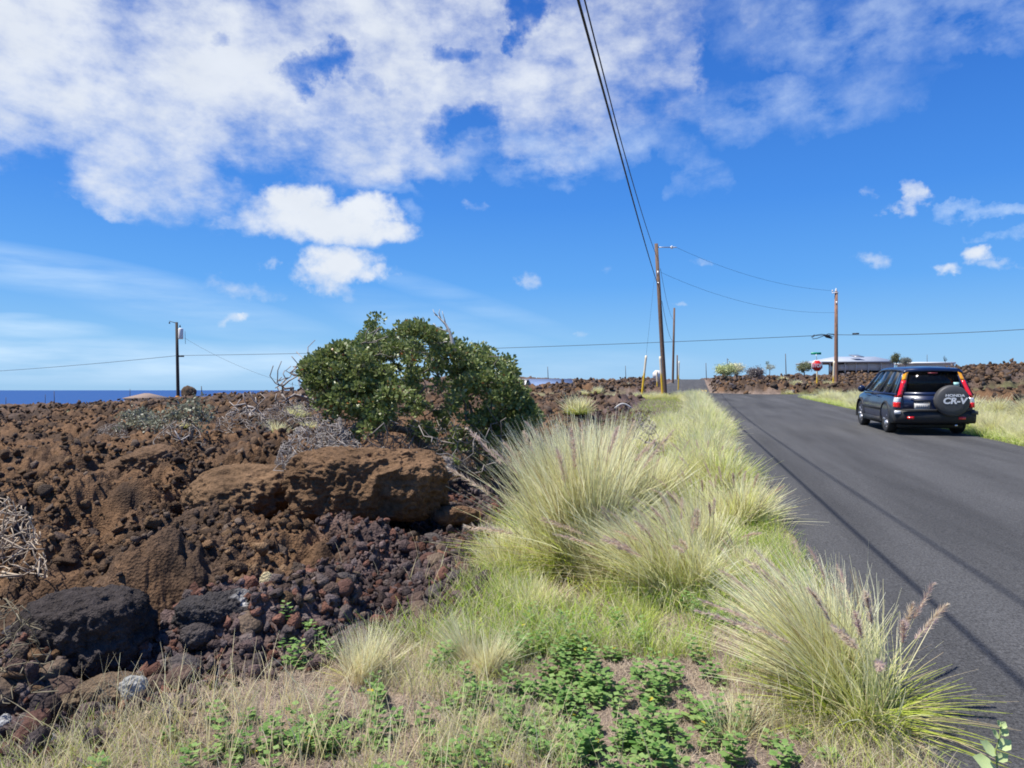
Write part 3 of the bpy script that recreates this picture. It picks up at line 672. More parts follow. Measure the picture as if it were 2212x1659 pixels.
for i in range(70):
    y = 2.4 + 5.5 * rng.random() ** 1.3; x = float(xb(y)) - .05 - .75 * rng.random() ** 1.3
    o = V[i] if i < 4 else V[i % 4].copy()
    if i >= 4: COL.objects.link(o)
    s = .5 + 1.1 * rng.random(); o.location = (x, y, gz(x, y) + .02 * s); o.scale = (s * 1.1, s, s * .85); o.rotation_euler = (rng.random() * .6, rng.random() * .6, rng.random() * 6.28)
# ------------------------------------------------------------------ bush and dead wood
def skeleton(base, tips, rng, step=.16, kink=.35, drop=.0):
    """attach every tip to the nearest point of what has grown so far; returns nodes, parents, load"""
    nodes = [np.array(base, float)]; par = [-1]
    order = np.argsort(np.linalg.norm(tips - nodes[0], axis=1))
    ends = []
    for q in order:
        t = tips[q]; A = np.array(nodes); d = np.linalg.norm(A - t, axis=1) + .25 * np.linalg.norm(A - nodes[0], axis=1) * 0
        # prefer points lying below and nearer the base, so limbs run outward
        away = np.linalg.norm(t - nodes[0]) - np.linalg.norm(A - nodes[0], axis=1); d = d + np.where(away < 0, -away * 2, 0)
        j = int(np.argmin(d)); p0 = A[j]; L = np.linalg.norm(t - p0); n = max(1, int(L / step)); cur = j
        perp = rng.normal(size=3) * kink * L * .3
        for k in range(1, n + 1):
            f = k / n; q2 = p0 * (1 - f) + t * f + perp * math.sin(math.pi * f) + rng.normal(size=3) * step * .12
            if k == n: q2 = t
            nodes.append(q2); par.append(cur); cur = len(nodes) - 1
        ends.append(cur)
    load = np.zeros(len(nodes))
    for e in ends: load[e] += 1
    for i in range(len(nodes) - 1, 0, -1): load[par[i]] += load[i]
    return np.array(nodes), par, load
def limbs(B, nodes, par, load, r0, rmin, k=5, C=(.14, .11, .09), pw=.5):
    R = np.maximum(rmin, r0 * (load / load.max()) ** pw)
    done = set(); kids = {}
    for i, p in enumerate(par): kids.setdefault(p, []).append(i)
    stack = [(0, None)]
    starts = [(0, 0)]
    while starts:
        a, b0 = starts.pop(); chain = [a] if a == b0 else [a, b0]; cur = chain[-1]
        while True:
            ch = kids.get(cur, [])
            if not ch: break
            ch = sorted(ch, key=lambda c: -load[c]); 
            for c in ch[1:]: starts.append((cur, c))
            chain.append(ch[0]); cur = ch[0]
        if len(chain) > 1:
            rr = R[chain].copy()
            if a != b0: rr[0] = min(rr[0], rr[1] * 1.3)
            B.tube(nodes[chain], rr, k, C)
def bush():
    rng = np.random.default_rng(3); zc = 10.5
    c = W(900, 1000, zc); base = Vector((c.x, c.y, hz(c.x, c.y)))
    t = thing('bush', base, 'large dense green leafy bush with dead white twigs, standing on the lava', 'bush')
    ax = Vector((CT, ST, 0)); ay = Vector((-ST, CT, 0))
    # crown outline as seen: clusters inside an uneven dome
    top = np.array([(660, 785), (690, 765), (718, 745), (735, 738), (755, 722), (775, 728), (794, 700), (813, 678), (835, 705), (852, 716), (867, 688), (890, 700), (911, 692), (935, 716), (952, 718), (975, 738), (994, 730), (1020, 748), (1048, 738), (1062, 760), (1079, 757), (1098, 772), (1112, 815), (1126, 840), (1140, 880), (1158, 890)], float)
    bot = np.array([(655, 795), (690, 862), (740, 925), (800, 950), (880, 965), (960, 1000), (1040, 1030), (1090, 1000), (1130, 930), (1158, 900)], float)
    def lim(xd): return np.interp(xd, top[:, 0], top[:, 1]), np.interp(xd, bot[:, 0], bot[:, 1])
    cl = []
    tries = 0
    while len(cl) < 740 and tries < 90000:
        tries += 1
        xd = 660 + 498 * rng.random(); a, b = lim(xd); yd = a + (b - a) * rng.random() ** 1.15 + 8
        mid = (xd - 900) / 260.; hh = 1 - .55 * mid * mid; dep = (rng.random() * 2 - 1) * 1.35 * max(.25, hh)
        f = (yd - a) / (b - a)
        if abs(dep) < .55 * hh and f > .28 and rng.random() < .75: continue   # thin inside
        if f > .85 and rng.random() < .6: continue
        if fbm2(np.array([xd / 34.]), np.array([yd / 34. + dep * 2]), 2, 9)[0] < .52: continue
        p = W(xd, yd, zc + dep * (1.1 if dep > 0 else 1)); 
        if p.z < base.z + .10: continue
        cl.append([p.x, p.y, p.z])
    cl = np.array(cl) - np.array(base)
    nodes, par, load = skeleton((0, 0, -.15), cl, rng, .14, .3)
    B = MB(); limbs(B, nodes, par, load, .085, .006, 6, (.15, .125, .105), .5); B.build('trunk', M['twig'], t, smooth=True)
    # leaves
    B = MB(); Vs = []; Cs = []
    per = 70; n = len(cl) * per
    cen = np.repeat(cl, per, 0); sp = rng.normal(size=(n, 3)); sp /= np.linalg.norm(sp, axis=1)[:, None]
    rad = .095 * (.6 + .7 * np.repeat(rng.random(len(cl)), per)) * rng.random(n) ** .4
    P = cen + sp * rad[:, None] * np.array([1.25, 1.25, .9]); d = sp + rng.normal(size=(n, 3)) * .5 + np.array([0, 0, .45]); d /= np.linalg.norm(d, axis=1)[:, None]
    s = np.cross(d, rng.normal(size=(n, 3))); s /= np.linalg.norm(s, axis=1)[:, None]; nn = np.cross(d, s)
    L = (.046 + .026 * rng.random(n))[:, None]; w = L * .36
    V = np.stack([P, P + d * L * .5 + s * w - nn * L * .07, P + d * L, P + d * L * .5 - s * w - nn * L * .07], 1).reshape(-1, 3)
    F = np.arange(n * 4).reshape(-1, 4); g = rng.random(n) * .7 + .3 * np.repeat(rng.random(len(cl)), per)
    c = mixc(np.array([.07, .125, .028]), np.array([.32, .37, .13]), g); pale = rng.random(n) < .10; c[pale] = np.array([.30, .33, .17]); br = rng.random(n) < .012; c[br] = (.42, .16, .06)
    B.add(V, F, np.repeat(c, 4, 0)); B.build('leaves', M['leaf'], t)
    # grey dead twigs mixed into the lower part
    B = MB(); tips = []
    for i in range(1300):
        xd = 680 + 430 * rng.random(); yd = 900 + 125 * rng.random() ** .8; p = W(xd, yd, zc - .3 + rng.normal() * .6); tips.append([p.x - base.x, p.y - base.y, max(p.z - base.z, .05)])
    for i in range(90):
        xd = 700 + 380 * rng.random(); a, b = lim(xd); p = W(xd, a + 10 + rng.random() * 60, zc + rng.normal() * .5); tips.append([p.x - base.x, p.y - base.y, p.z - base.z])
    nd, pr_, ld = skeleton((0, 0, 0), np.array(tips), rng, .12, .5)
    limbs(B, nd, pr_, ld, .028, .0065, 4, (.27, .24, .215), .5); B.build('dead_twigs', M['twig'], t)
    # the bare white branch sticking out at the top
    B = MB(); q = lambda xd, yd, dz=-1.25: np.array(W(xd, yd, zc + dz)) - np.array(base)
    B.tube([q(985, 760), q(978, 740), q(972, 718), q(962, 700), q(952, 690), q(944, 682), q(938, 680)], [.026, .024, .020, .016, .011, .007, .004], 6, (.62, .58, .52))
    for ch in ([(962, 700), (960, 690), (957, 680), (955, 672)], [(944, 682), (938, 676), (935, 668)], [(952, 690), (948, 676), (950, 668)], [(972, 718), (955, 712), (942, 706), (936, 698)], [(978, 740), (962, 738), (950, 742)]):
        B.tube([q(*c_) for c_ in ch], np.linspace(.010, .003, len(ch)), 5, (.58, .54, .48))
    B.build('bare_branch', M['twig'], t)
bush()
def dead(name, label, xd, yd, zc, tips_d, r0, rmin, col, seed, spread=.3, cat='dead tree', kink=.5, n_extra=0, ex=None, group=None):
    rng = np.random.default_rng(seed); b = W(xd, yd, zc); base = np.array([b.x, b.y, min(b.z, hz(b.x, b.y) + .05)])
    t = thing(name, tuple(base), label, cat, group); tips = []
    for (x_, y_) in tips_d:
        p = W(x_, y_, zc + rng.normal() * spread); tips.append(np.array(p) - base)
    if n_extra:
        x0, x1, y0, y1 = ex
        for i in range(n_extra):
            u = rng.random() * 2 - 1; yy = y1 - (y1 - y0) * rng.random() ** .8 * math.sqrt(max(0, 1 - u * u))
            p = W((x0 + x1) / 2 + u * (x1 - x0) / 2, yy, zc + rng.normal() * spread); tips.append(np.array(p) - base)
    nd, pr_, ld = skeleton((0, 0, -.05), np.array(tips), rng, .14, kink); B = MB(); limbs(B, nd, pr_, ld, r0, rmin, 4, col, .5); B.build('branches', M['twig'], t); return t
dead('dead_tree', 'bare grey tree with forked twigs on the left side of the green bush', 720, 905, 13, [(590, 790), (583, 812), (600, 835), (615, 800), (608, 780), (640, 790), (630, 770), (655, 775), (660, 790), (595, 828), (620, 815), (665, 750), (640, 760), (650, 810), (600, 800), (680, 735), (700, 790), (670, 820)], .055, .009, (.30, .26, .23), 4, .3, n_extra=90, ex=(590, 700, 785, 870))
dead('dead_tree', 'bleached dead tree with a hooked trunk standing on the lava, middle left', 558, 920, 19, [(525, 850), (540, 846), (552, 858), (520, 862), (562, 850), (508, 880), (496, 868), (530, 895), (545, 880), (480, 900), (575, 905)], .07, .010, (.36, .32, .29), 5, .3, n_extra=30, ex=(480, 590, 860, 930))
for i, a in enumerate([
 ('tangled grey twiggy shrub hanging over the left end of the biggest brown boulder', 690, 1010, 9.1, (590, 800, 905, 1030), 1100, (.31, .28, .255), .5, .0048),
 ('dry grey shrub below the hooked dead tree', 520, 940, 17, (455, 590, 880, 945), 300, (.27, .24, .21), .6, .008),
 ('wide low dry grey shrub on the lava, left of the hooked dead tree', 395, 970, 14.5, (330, 450, 900, 985), 300, (.28, .25, .215), .6, .007),
 ('dry brush pile in the middle of the lava field, farthest left', 240, 955, 16, (195, 290, 915, 960), 200, (.25, .22, .19), .6, .007),
 ('grey brush pile just left of the bright pale grass clump', 630, 905, 18, (560, 700, 860, 915), 300, (.26, .225, .20), .6, .008),
 ('dry brown tangle of twigs at the left edge of the picture', 10, 1240, 5.6, (-90, 105, 1070, 1250), 420, (.42, .34, .25), .35, .0045),
 ('olive brown leafless shrub in the bottom left corner', 20, 1530, 3.8, (-120, 135, 1290, 1540), 420, (.20, .17, .11), .22, .0028),
 ('thin grey shrub on the cinders behind the biggest straw clump', 1385, 950, 13, (1345, 1425, 890, 960), 160, (.28, .25, .22), .4, .006),
 ('brown twiggy bush at the left foot of the straw clump', 1115, 960, 11.5, (1075, 1180, 885, 965), 160, (.17, .14, .11), .4, .005),
]):
    lab, xd, yd, zc, ex, n, col, sp, rm = a
    dead('dead_shrub', lab, xd, yd, zc, [], rm * 4, rm, col, 20 + i, sp, 'dead shrub', .5, n, ex)
dead('dead_shrub', 'low white bleached branches lying on the lava below the wide grey shrub', 300, 990, 13.5, [(270, 985), (330, 975), (360, 990), (345, 960), (395, 985), (430, 965), (410, 940), (378, 930), (250, 988), (310, 982)], .028, .008, (.50, .47, .44), 44, .2, 'dead shrub', .4)

def pale_bush(label, xd, zc, yd, wdt, hgt, col, seed, name='shrub', cat='shrub', n=2600, group=None):
    rng = np.random.default_rng(seed); p = W(xd, yd, zc); z = min(p.z, hz(p.x, p.y) + .1); t = thing(name, (p.x, p.y, z), label, cat, group)
    z0 = p.z - z; tips = rng.normal(size=(26, 3)); tips /= np.linalg.norm(tips, axis=1)[:, None]; tips = tips * (.55 + .45 * rng.random((26, 1))) * np.array([wdt * .42, wdt * .42, hgt * .38]) + np.array([0, 0, z0 + hgt * .58])
    nd, pr_, ld = skeleton((0, 0, -.1), tips, rng, .3, .3); B = MB(); limbs(B, nd, pr_, ld, .07 * wdt / 2, .015, 4, (.2, .17, .14)); B.build('trunk', M['twig'], t)
    q = np.repeat(tips, n // 26, 0); m = len(q); P = q + rng.normal(size=(m, 3)) * wdt * .085; d = rng.normal(size=(m, 3)); d /= np.linalg.norm(d, axis=1)[:, None]; s = np.cross(d, rng.normal(size=(m, 3))); s /= np.linalg.norm(s, axis=1)[:, None]
    L = wdt * .055 * (.6 + rng.random((m, 1))); V = np.stack([P, P + d * L * .5 + s * L * .35, P + d * L, P + d * L * .5 - s * L * .35], 1).reshape(-1, 3)
    B = MB(); B.add(V, np.arange(m * 4).reshape(-1, 4), np.repeat(np.array(col)[None] * (.65 + .7 * rng.random((m, 1))), 4, 0)); B.build('crown', M['leaf'], t); return t
pale_bush('pale olive shrub on the skyline right of the far road, left one of two', 1567, 64, 812, 1.9, 1.0, (.55, .60, .30), 1)
pale_bush('silvery cream shrub on the skyline beside the pale olive shrub', 1590, 65, 811, 1.7, 1.0, (.75, .74, .52), 2)
pale_bush('small silvery tree on the skyline between the far road and the stop sign', 1664, 68, 803, .9, .75, (.5, .52, .38), 3, 'small_tree', 'tree', 900)
pale_bush('tiny dark green treetop rising above the small silvery tree', 1658, 72, 790, .5, .5, (.14, .2, .07), 31, 'small_tree', 'tree', 500)
pale_bush('round dark olive shrub on the lava left of the stop sign', 1737, 66, 806, 1.5, 1.0, (.26, .28, .15), 4)
pale_bush('dark bushy tree at the right end of the big white house', 1937, 76, 789, 1.3, 1.2, (.15, .17, .08), 5, 'small_tree', 'tree')
pale_bush('low grey green shrub between the two white roofed houses', 1957, 72, 790, 1.1, .8, (.28, .30, .26), 6)
pale_bush('tiny dark columnar tree in front of the long white roof', 2042, 80, 786, .45, 1.0, (.03, .06, .04), 7, 'small_tree', 'tree', 700)
pale_bush('grey leafless looking shrub on the bank left of the stop sign', 1632, 60, 817, 1.6, .8, (.24, .21, .2), 8)
for i, (xd, zc, yd, w_, h_) in enumerate([(300, 17, 925, .9, .5), (330, 16, 935, .8, .4), (410, 15, 930, 1.2, .6), (265, 17, 950, .7, .35)]):
    pale_bush(['grey green wispy shrub on the lava, highest of the four in the left field', 'grey green wispy shrub just right of the highest of the four in the left field', 'widest grey green shrub on the lava, nearest the hooked dead tree', 'smallest grey green shrub in the left lava field'][i], xd, zc, yd, w_, h_, (.24, .25, .17), 50 + i, n=700)
# the sprig in front of the asphalt, bottom right
def sprig():
    rng = np.random.default_rng(5); zc = 2.75; b = W(2150, 1659, zc); zb = float(zr(b.y)) - .02
    t = thing('weed_sprig', (b.x, b.y, zb), 'pale green leafy sprig in front of the asphalt, bottom right corner', 'plant')
    q = lambda xd, yd: np.array(W(xd, yd, zc)) - np.array([b.x, b.y, zb])
    B = MB(); B.tube([np.array([.0, 0, 0]), q(2150, 1659), q(2146, 1620), q(2155, 1590), q(2158, 1562)], [.004, .0035, .003, .0025, .002], 5, (.35, .42, .16)); B.build('stem', M['weed'], t)
    B = MB()
    for x0, y0, x1, y1, w in [(2146, 1655, 2096, 1630, 17), (2150, 1628, 2112, 1596, 15), (2152, 1614, 2180, 1596, 13), (2155, 1592, 2138, 1572, 9), (2156, 1584, 2174, 1572, 9), (2158, 1566, 2150, 1553, 8), (2157, 1570, 2168, 1556, 8), (2148, 1640, 2174, 1626, 10)]:
        a = q(x0, y0); e = q(x1, y1); d = e - a; e = e + np.array([0, 0, .0]) ; u = np.array([0, 0, 1.]); ff = np.array([ST, -CT, 0.]) ; s = np.cross(d, ff); s /= np.linalg.norm(s); ww = w / FD * zc; s = s * .75 + np.array([ST, -CT, 0.]) * .65 * (1 if s[2] < 0 else -1)
        nr_ = ff * .012
        V = [a, a + d * .25 + s * ww * .8, a + d * .6 + s * ww, e, a + d * .6 - s * ww, a + d * .25 - s * ww * .8, a + d * .5 - nr_]
        B.add(V, [(i, (i + 1) % 6, 6) for i in range(6)], np.array([.62, .74, .34]) * (.8 + .4 * rng.random()))
    B.build('leaves', M['weed'], t)
sprig()
# bits lying about
B = MB(); p = W(2, 0, 1)
pts = [W(1328 + 36 * i / 8, 882 - 10 * math.sin(math.pi * i / 8) , 27) for i in range(9)]
tag(B.tube(pts, .035, 6, (.55, .54, .52)) or B.build('bleached_branch', M['twig']), 'arched bleached branch lying on the dark lava behind the big straw clump', 'branch')
B = MB(); x, y = G(1073, 1150); B.add([(-.03, -.02, 0), (.03, -.012, .01), (.024, .022, .045), (-.02, .02, .03), (-.03, -.02, .004), (.03, -.012, .014), (.024, .022, .049), (-.02, .02, .034)], [(0, 3, 2, 1), (4, 5, 6, 7), (0, 1, 5, 4), (1, 2, 6, 5), (2, 3, 7, 6), (3, 0, 4, 7)])
o = tag(B.build('litter', M['white']), 'small crumpled white paper scrap on the cinders left of the straw clump', 'litter'); o.location = (x, y, gz(x, y) + .01)

# ------------------------------------------------------------------ poles, wires, signs
def pole(label, top, bot, zc, r0, r1, col, name='utility_pole', group=None, cat='utility pole', ztop=None):
    a = W(*top, zc); b = W(*bot, zc); zb = hz(b.x, b.y); 
    t = thing(name, (b.x, b.y, min(b.z, zb)), label, cat, group); o = Vector(t.location); B = MB()
    dn = Vector((0, 0, -.8)); P = [b - o + dn * 1, b - o, (a + b) / 2 - o, a - o]
    P[0] = (b - o) + (b - a).normalized() * (max(0, b.z - zb) + .6)
    B.tube([tuple(v) for v in P], [r0, r0, (r0 + r1) / 2, r1], 12, col); B.build('shaft', M['pole'], t, smooth=True)
    return t, a - o, b - o
WD = (.15, .095, .065)
mp_, a, b = pole('tallest brown wooden utility pole left of the road with two thick wires from overhead', (1418, 526), (1436, 848), 50, .165, .12, WD)
B = MB(); arm = a + Vector((0, 0, -.25)); fr = Vector((CT, ST, 0)); B.tube([tuple(arm), tuple(arm + fr * 1.0)], .035, 6); B.build('arm', M['metal'], mp_)
B = MB(); B.lathe([(0, -.02), (.06, 0), (.10, .05), (.05, .10), (.09, .14), (.04, .2), (0, .22)], 12, c=tuple(arm + fr * 1.1 + Vector((0, 0, -.1)))); B.tube([tuple(arm + fr * 1.0), tuple(arm + fr * 1.45)], [.06, .03], 8); B.build('insulator', M['white'], mp_)
B = MB(); B.box(tuple(a + Vector((.12, -.12, -2.1))), (.08, .08, .3)); B.build('bracket', M['metal'], mp_); B = MB(); B.box(tuple(a + Vector((.15, -.1, -2.8))), (.1, .1, .12)); B.build('bracket', M['metal'], mp_)
p2, a2, b2 = pole('second brown utility pole behind the tallest one, shorter by distance', (1457, 665), (1453, 838), 100, .17, .13, WD)
p3, a3, b3 = pole('faint distant utility pole right behind the second brown pole', (1463, 767), (1463, 822), 150, .16, .13, WD)
p4, a4, b4 = pole('wooden utility pole right of the stop sign with an orange reflector ', (1807, 630), (1806, 842), 57, .16, .12, (.26, .14, .09))
B = MB(); B.lathe([(0, 0), (.07, .0), (.10, .08), (.05, .14), (.08, .2), (0, .3)], 10, c=tuple(a4)); B.lathe([(0, 0), (.05, 0), (.07, .1), (0, .18)], 8, c=tuple(a4 + Vector((-.28, 0, .0)))); B.box(tuple(a4 + Vector((-.1, -.1, -.1))), (.5, .07, .06)); B.box(tuple(a4 + Vector((0, -.14, -.9))), (.10, .10, .22)); B.build('insulator', M['white'], p4)
B = MB(); c_ = np.array(W(1805, 833, 56.7)) - np.array(p4.location); B.lathe([(.175, -.09), (.20, -.07), (.20, .07), (.175, .09)], 14, c=tuple(c_)); B.build('reflector', M['orange'], p4)
p5, a5, b5 = pole('dark utility pole with a transformer can standing on the lava at the left', (381, 696), (385, 862), 72, .17, .13, (.045, .035, .03))
rt = Vector((CT, ST, 0))
B = MB(); B.lathe([(0, -.75), (.22, -.75), (.24, -.7), (.24, .25), (.20, .33), (0, .36)], 20, c=tuple(a5 + rt * .42 + Vector((0, 0, -.95)))); B.build('transformer', M['white'], p5, smooth=False)
B = MB(); B.tube([tuple(a5 + Vector((0, 0, -.1))), tuple(a5 - rt * .75 + Vector((0, 0, .12)))], .035, 6); B.lathe([(0, 0), (.06, 0), (.08, .1), (0, .2)], 8, c=tuple(a5 - rt * .72 + Vector((0, 0, -.15)))); B.lathe([(0, 0), (.06, 0), (.08, .1), (0, .25)], 8, c=tuple(a5 + rt * .35 + Vector((0, 0, -.5)))); B.tube([tuple(a5 + rt * .85 + Vector((0, 0, -.9))), tuple(a5 + rt * .9 + Vector((0, 0, -2.2)))], .02, 5); B.build('cross_arm', M['cable'], p5)
B = MB(); B.box(tuple(a5 + rt * .4 + Vector((0, 0, -3.45))), (.7, .14, .14), None, (0, 0, TH)); B.build('cable_clamp', M['cable'], p5)
B = MB(); c_ = np.array(W(384, 858, 71.7)) - np.array(p5.location); B.lathe([(.18, -.12), (.21, -.1), (.21, .1), (.18, .12)], 14, c=tuple(c_)); B.build('reflector', M['orange'], p5)
for lab, tp, bt, zc, r in [
 ('thin distant pole on the skyline over the blue roofed building', (1183, 792), (1184, 816), 130, .10), ('thin distant pole on the skyline left of the yellow guard', (1351, 790), (1352, 818), 150, .10),
 ('thin distant pole at the right bank of the far road', (1525, 784), (1526, 822), 160, .13), ('thin distant pole above the pale olive shrub', (1571, 774), (1572, 800), 150, .11),
 ('thin distant pole between the small silvery tree and the stop sign', (1697, 764), (1698, 806), 120, .11), ('thin distant pole behind the long white roof', (2003, 766), (2003, 790), 150, .08),
 ('tiny distant pole on the lava skyline right of the transformer pole', (435, 834), (436, 852), 150, .14), ('tiny distant mast against the sea, right of the middle', (117, 845), (118, 876), 180, .13),
 ('tiny distant mast against the sea, second from the left', (98, 852), (98, 876), 200, .12), ('tiny distant mast against the sea, farthest left', (13, 858), (13, 884), 200, .13), ('tiny distant pole left of the brown hip roof', (281, 840), (281, 862), 190, .12)]:
    pole(lab, tp, bt, zc, r * .7, r * .5, (.10, .08, .07))
def yellow_post(label, top, bot, zc, r, name='guy_guard', cat='guard post'):
    a = W(*top, zc); b = W(*bot, zc); t = thing(name, tuple(b), label, cat)
    a -= b; B = MB(); n = 12; ts = [-.12] + [i / n for i in range(n + 1)]
    yb = np.array([.72, .46, .02]); pl = np.array([.74, .64, .46]); k = 8  # upper part painted cream: bright sky blurring over the yellow, put into its colour
    P = [tuple(a * f) for f in ts]; C = np.repeat(np.array([yb * (1 - s_) + pl * s_ for s_ in [float(sstep(.48, .56, np.array(f))) for f in ts]]), k, 0)
    B.tube(P, r, k, C); B.build('post', M['yellow'], t); return t, a
yellow_post('slender leaning yellow guard with a pale top, farthest left beside the tallest pole', (1396, 768), (1387, 850), 50, .075)
yellow_post('yellow guard with a pale top pressed against the tallest pole', (1431-5, 770), (1431, 850), 49, .075)
yellow_post('faint yellow guard beside the distant third pole', (1467, 780), (1465, 846), 62, .05)
yellow_post('yellow guard leaning against the pole with the orange reflector', (1802, 780), (1799, 852), 56, .07)
def octagon(B, c, r, th, up, right, fwd, C=None):
    V = []
    for s in (0, 1):
        for i in range(8):
            a = math.pi / 8 + i * math.pi / 4; V.append(np.array(c) + np.array(right) * r * math.cos(a) + np.array(up) * r * math.sin(a) + np.array(fwd) * th * s)
    B.add(V, [tuple(range(8))[::-1], tuple(range(8, 16))] + [(i, (i + 1) % 8, 8 + (i + 1) % 8, 8 + i) for i in range(8)], C)
def text(name, body, size, mat, parent, loc, rot, ext=.002, sx=1.0, shear=0., font_bold=.0):
    cu = bpy.data.curves.new(name, 'FONT'); cu.body = body; cu.size = size; cu.align_x = 'CENTER'; cu.align_y = 'CENTER'; cu.extrude = ext; cu.offset = font_bold; cu.shear = shear
    tmp = bpy.data.objects.new('tmp', cu); COL.objects.link(tmp); dg = bpy.context.evaluated_depsgraph_get(); me = bpy.data.meshes.new_from_object(tmp.evaluated_get(dg)); bpy.data.objects.remove(tmp)
    me.materials.clear(); me.materials.append(mat); o = bpy.data.objects.new(name, me); COL.objects.link(o); o.parent = parent; o.location = loc; o.rotation_euler = rot; o.scale = (sx, 1, 1); return o
fw = Vector((-ST, CT, 0)); UP = Vector((0, 0, 1))
t, a = yellow_post('red octagonal STOP sign on a yellow post with a green street name blade on top', (1765, 779), (1765, 853), 50, .055, 'stop_sign', 'road sign')
bz = Vector(t.location); pc = W(1765, 790, 49.85) - bz
B = MB(); octagon(B, pc, .42, .006, UP, rt, fw); B.build('border', M['white'], t)
B = MB(); octagon(B, pc - fw * .008, .385, .005, UP, rt, fw); B.build('sign_plate', M['red'], t)
text('lettering', 'STOP', .34, M['white'], t, pc - fw * .016, (math.radians(90), 0, TH), .002, .86, 0, .012)
B = MB(); bc = W(1763, 763.5, 50) - bz; B.box(tuple(bc), (.72, .02, .16), None, (0, 0, TH)); B.build('name_blade', M['green'], t)
B = MB(); B.tube([tuple(a), tuple(bc + UP * -.05)], .02, 6); B.build('blade_bracket', M['metal'], t)
t, a = yellow_post('back of an octagonal sign on a yellow post left of the tallest pole', (1419, 801), (1420, 852), 53, .05, 'sign_back', 'road sign')
bz = Vector(t.location); pc = W(1420, 810, 53.07) - bz; B = MB(); octagon(B, pc, .38, .006, UP, rt, fw); B.build('sign_plate', M['white'], t)

def wire(label, P, r, group=None, col=(1, 1, 1)):
    B = MB(); P = np.array([tuple(p) for p in P]); B.tube(P, r, 6, col); return tag(B.build('overhead_wire', M['cable']), label, 'wire', group)
def cat_(a, b, sag, n=24):
    a = Vector(a); b = Vector(b); return [a.lerp(b, i / n) - Vector((0, 0, sag * 4 * (i / n) * (1 - i / n))) for i in range(n + 1)]
pA = W(1426, 628, 50); pB = W(1422, 560, 50)
def near_wire(end, x0, zmin, ymin, k):
    P = []
    for Y in np.concatenate([np.arange(-24, 50, 1.5)]):
        f = max(0, (Y - ymin) / (end.y - ymin)); P.append((x0 * (1 - f) + end.x * f, Y, float(zr(Y)) + EYE + zmin + k * (Y - ymin) ** 2))
    P.append(tuple(end)); return P
eA = pA.z - float(zr(pA.y)) - EYE; eB = pB.z - float(zr(pB.y)) - EYE
wire('thicker lower cable running overhead along the road to the tallest pole', near_wire(pA, -1.30, 4.85, 13, (eA - 4.85) / (pA.y - 13) ** 2), .020)
wire('thinner upper wire running overhead along the road to the top of the tallest pole', near_wire(pB, -1.72, 6.8, 20, (eB - 6.8) / (pB.y - 20) ** 2), .016)
wire('upper wire sagging from the tallest pole to the second pole', cat_(W(1427, 580, 50), W(1456, 690, 100), .9), .014)
wire('lower cable sagging from the tallest pole to the second pole', cat_(W(1430, 650, 50), W(1455, 735, 100), .9), .016)
wire('upper thin wire from the tallest pole to the pole near the stop sign', cat_(arm + fr * 1.4 + Vector(mp_.location), W(1804, 628, 57), .62), .008)
wire('lower thin wire from the tallest pole to the pole near the stop sign', cat_(W(1428, 588, 50), W(1805, 675, 57), .8), .008)
wL = W(385, 768, 72); wR = W(1805, 723, 57); wm = W(1436, 728, 61)
wire('long horizontal cable from the transformer pole across the road to the right hand pole', cat_(wL, wR, .25, 40), .022)
wire('cable leaving the right hand pole towards the right edge', cat_(wR, W(2400, 697, 44), .25), .022)
wire('cable leaving the transformer pole towards the left edge', cat_(wL, W(-220, 812, 95), .3), .022)
wire('thin service wire falling from the transformer pole to the right', cat_(W(398, 730, 72), W(700, 846, 64), .7), .010)
wire('guy wire falling from the tallest pole to the leaning yellow guard', [W(1414, 600, 50), W(1396, 768, 50)], .007)
B = MB(); cc = [(1755, 729), (1762, 724), (1775, 722), (1790, 724), (1800, 728), (1802, 722), (1790, 721), (1778, 726), (1765, 731), (1756, 732), (1753, 728), (1760, 723)]
B.tube([tuple(W(x_, y_, 57.5 + .02 * i)) for i, (x_, y_) in enumerate(cc)], .03, 6); P = [W(1780, 724, 57.6), W(1786, 726, 57.6), W(1798, 731, 57.6)]; B.tube([tuple(v) for v in P], [.05, .14, .05], 8)
tag(B.build('cable_coil', M['cable']), 'black coil of spare cable hanging on the horizontal cable left of the right hand pole', 'cable')
B = MB(); B.tube([tuple(W(1842, 721, 56.0)), tuple(W(1856, 720.5, 55.7))], .06, 8); tag(B.build('cable_splice', M['cable']), 'short black splice case on the cable right of the right hand pole', 'cable')
B = MB(); B.tube([tuple(W(1465, 729, 60.0)), tuple(W(1466, 728.9, 60.))], .03, 6) if False else None

# ------------------------------------------------------------------ far buildings
wm_ = simple('wall_paint', (.75, .74, .71), .8, vs=3, bump=.0); M['roofw'] = simple('metal_roof_pale', (.36, .40, .46), .5, vs=4); M['dkrecess'] = simple('dark_recess', (.03, .04, .05), .15, spec=.6); M['tan'] = simple('roof_tan', (.26, .19, .15), .85); M['salmon'] = simple('wall_terracotta', (.36, .17, .10), .85); M['bluer'] = simple('metal_roof_blue', (.17, .25, .42), .5); M['panel'] = simple('solar_panel', (.22, .24, .27), .3)
def local(t, zc, xd, yd): return W(xd, yd, zc) - Vector(t.location)
def pts_box(B, t, x0, x1, y0, y1, z0, z1, C=None):     # seen x range, seen y range, distance range (front, back)
    q = [local(t, z0, x_, y_) for (x_, y_) in ((x0, y1), (x1, y1), (x1, y0), (x0, y0))]
    d = Vector((-ST, CT, 0)) * (z1 - z0); B.hexa([tuple(v) for v in q] + [tuple(v + d) for v in q], C)
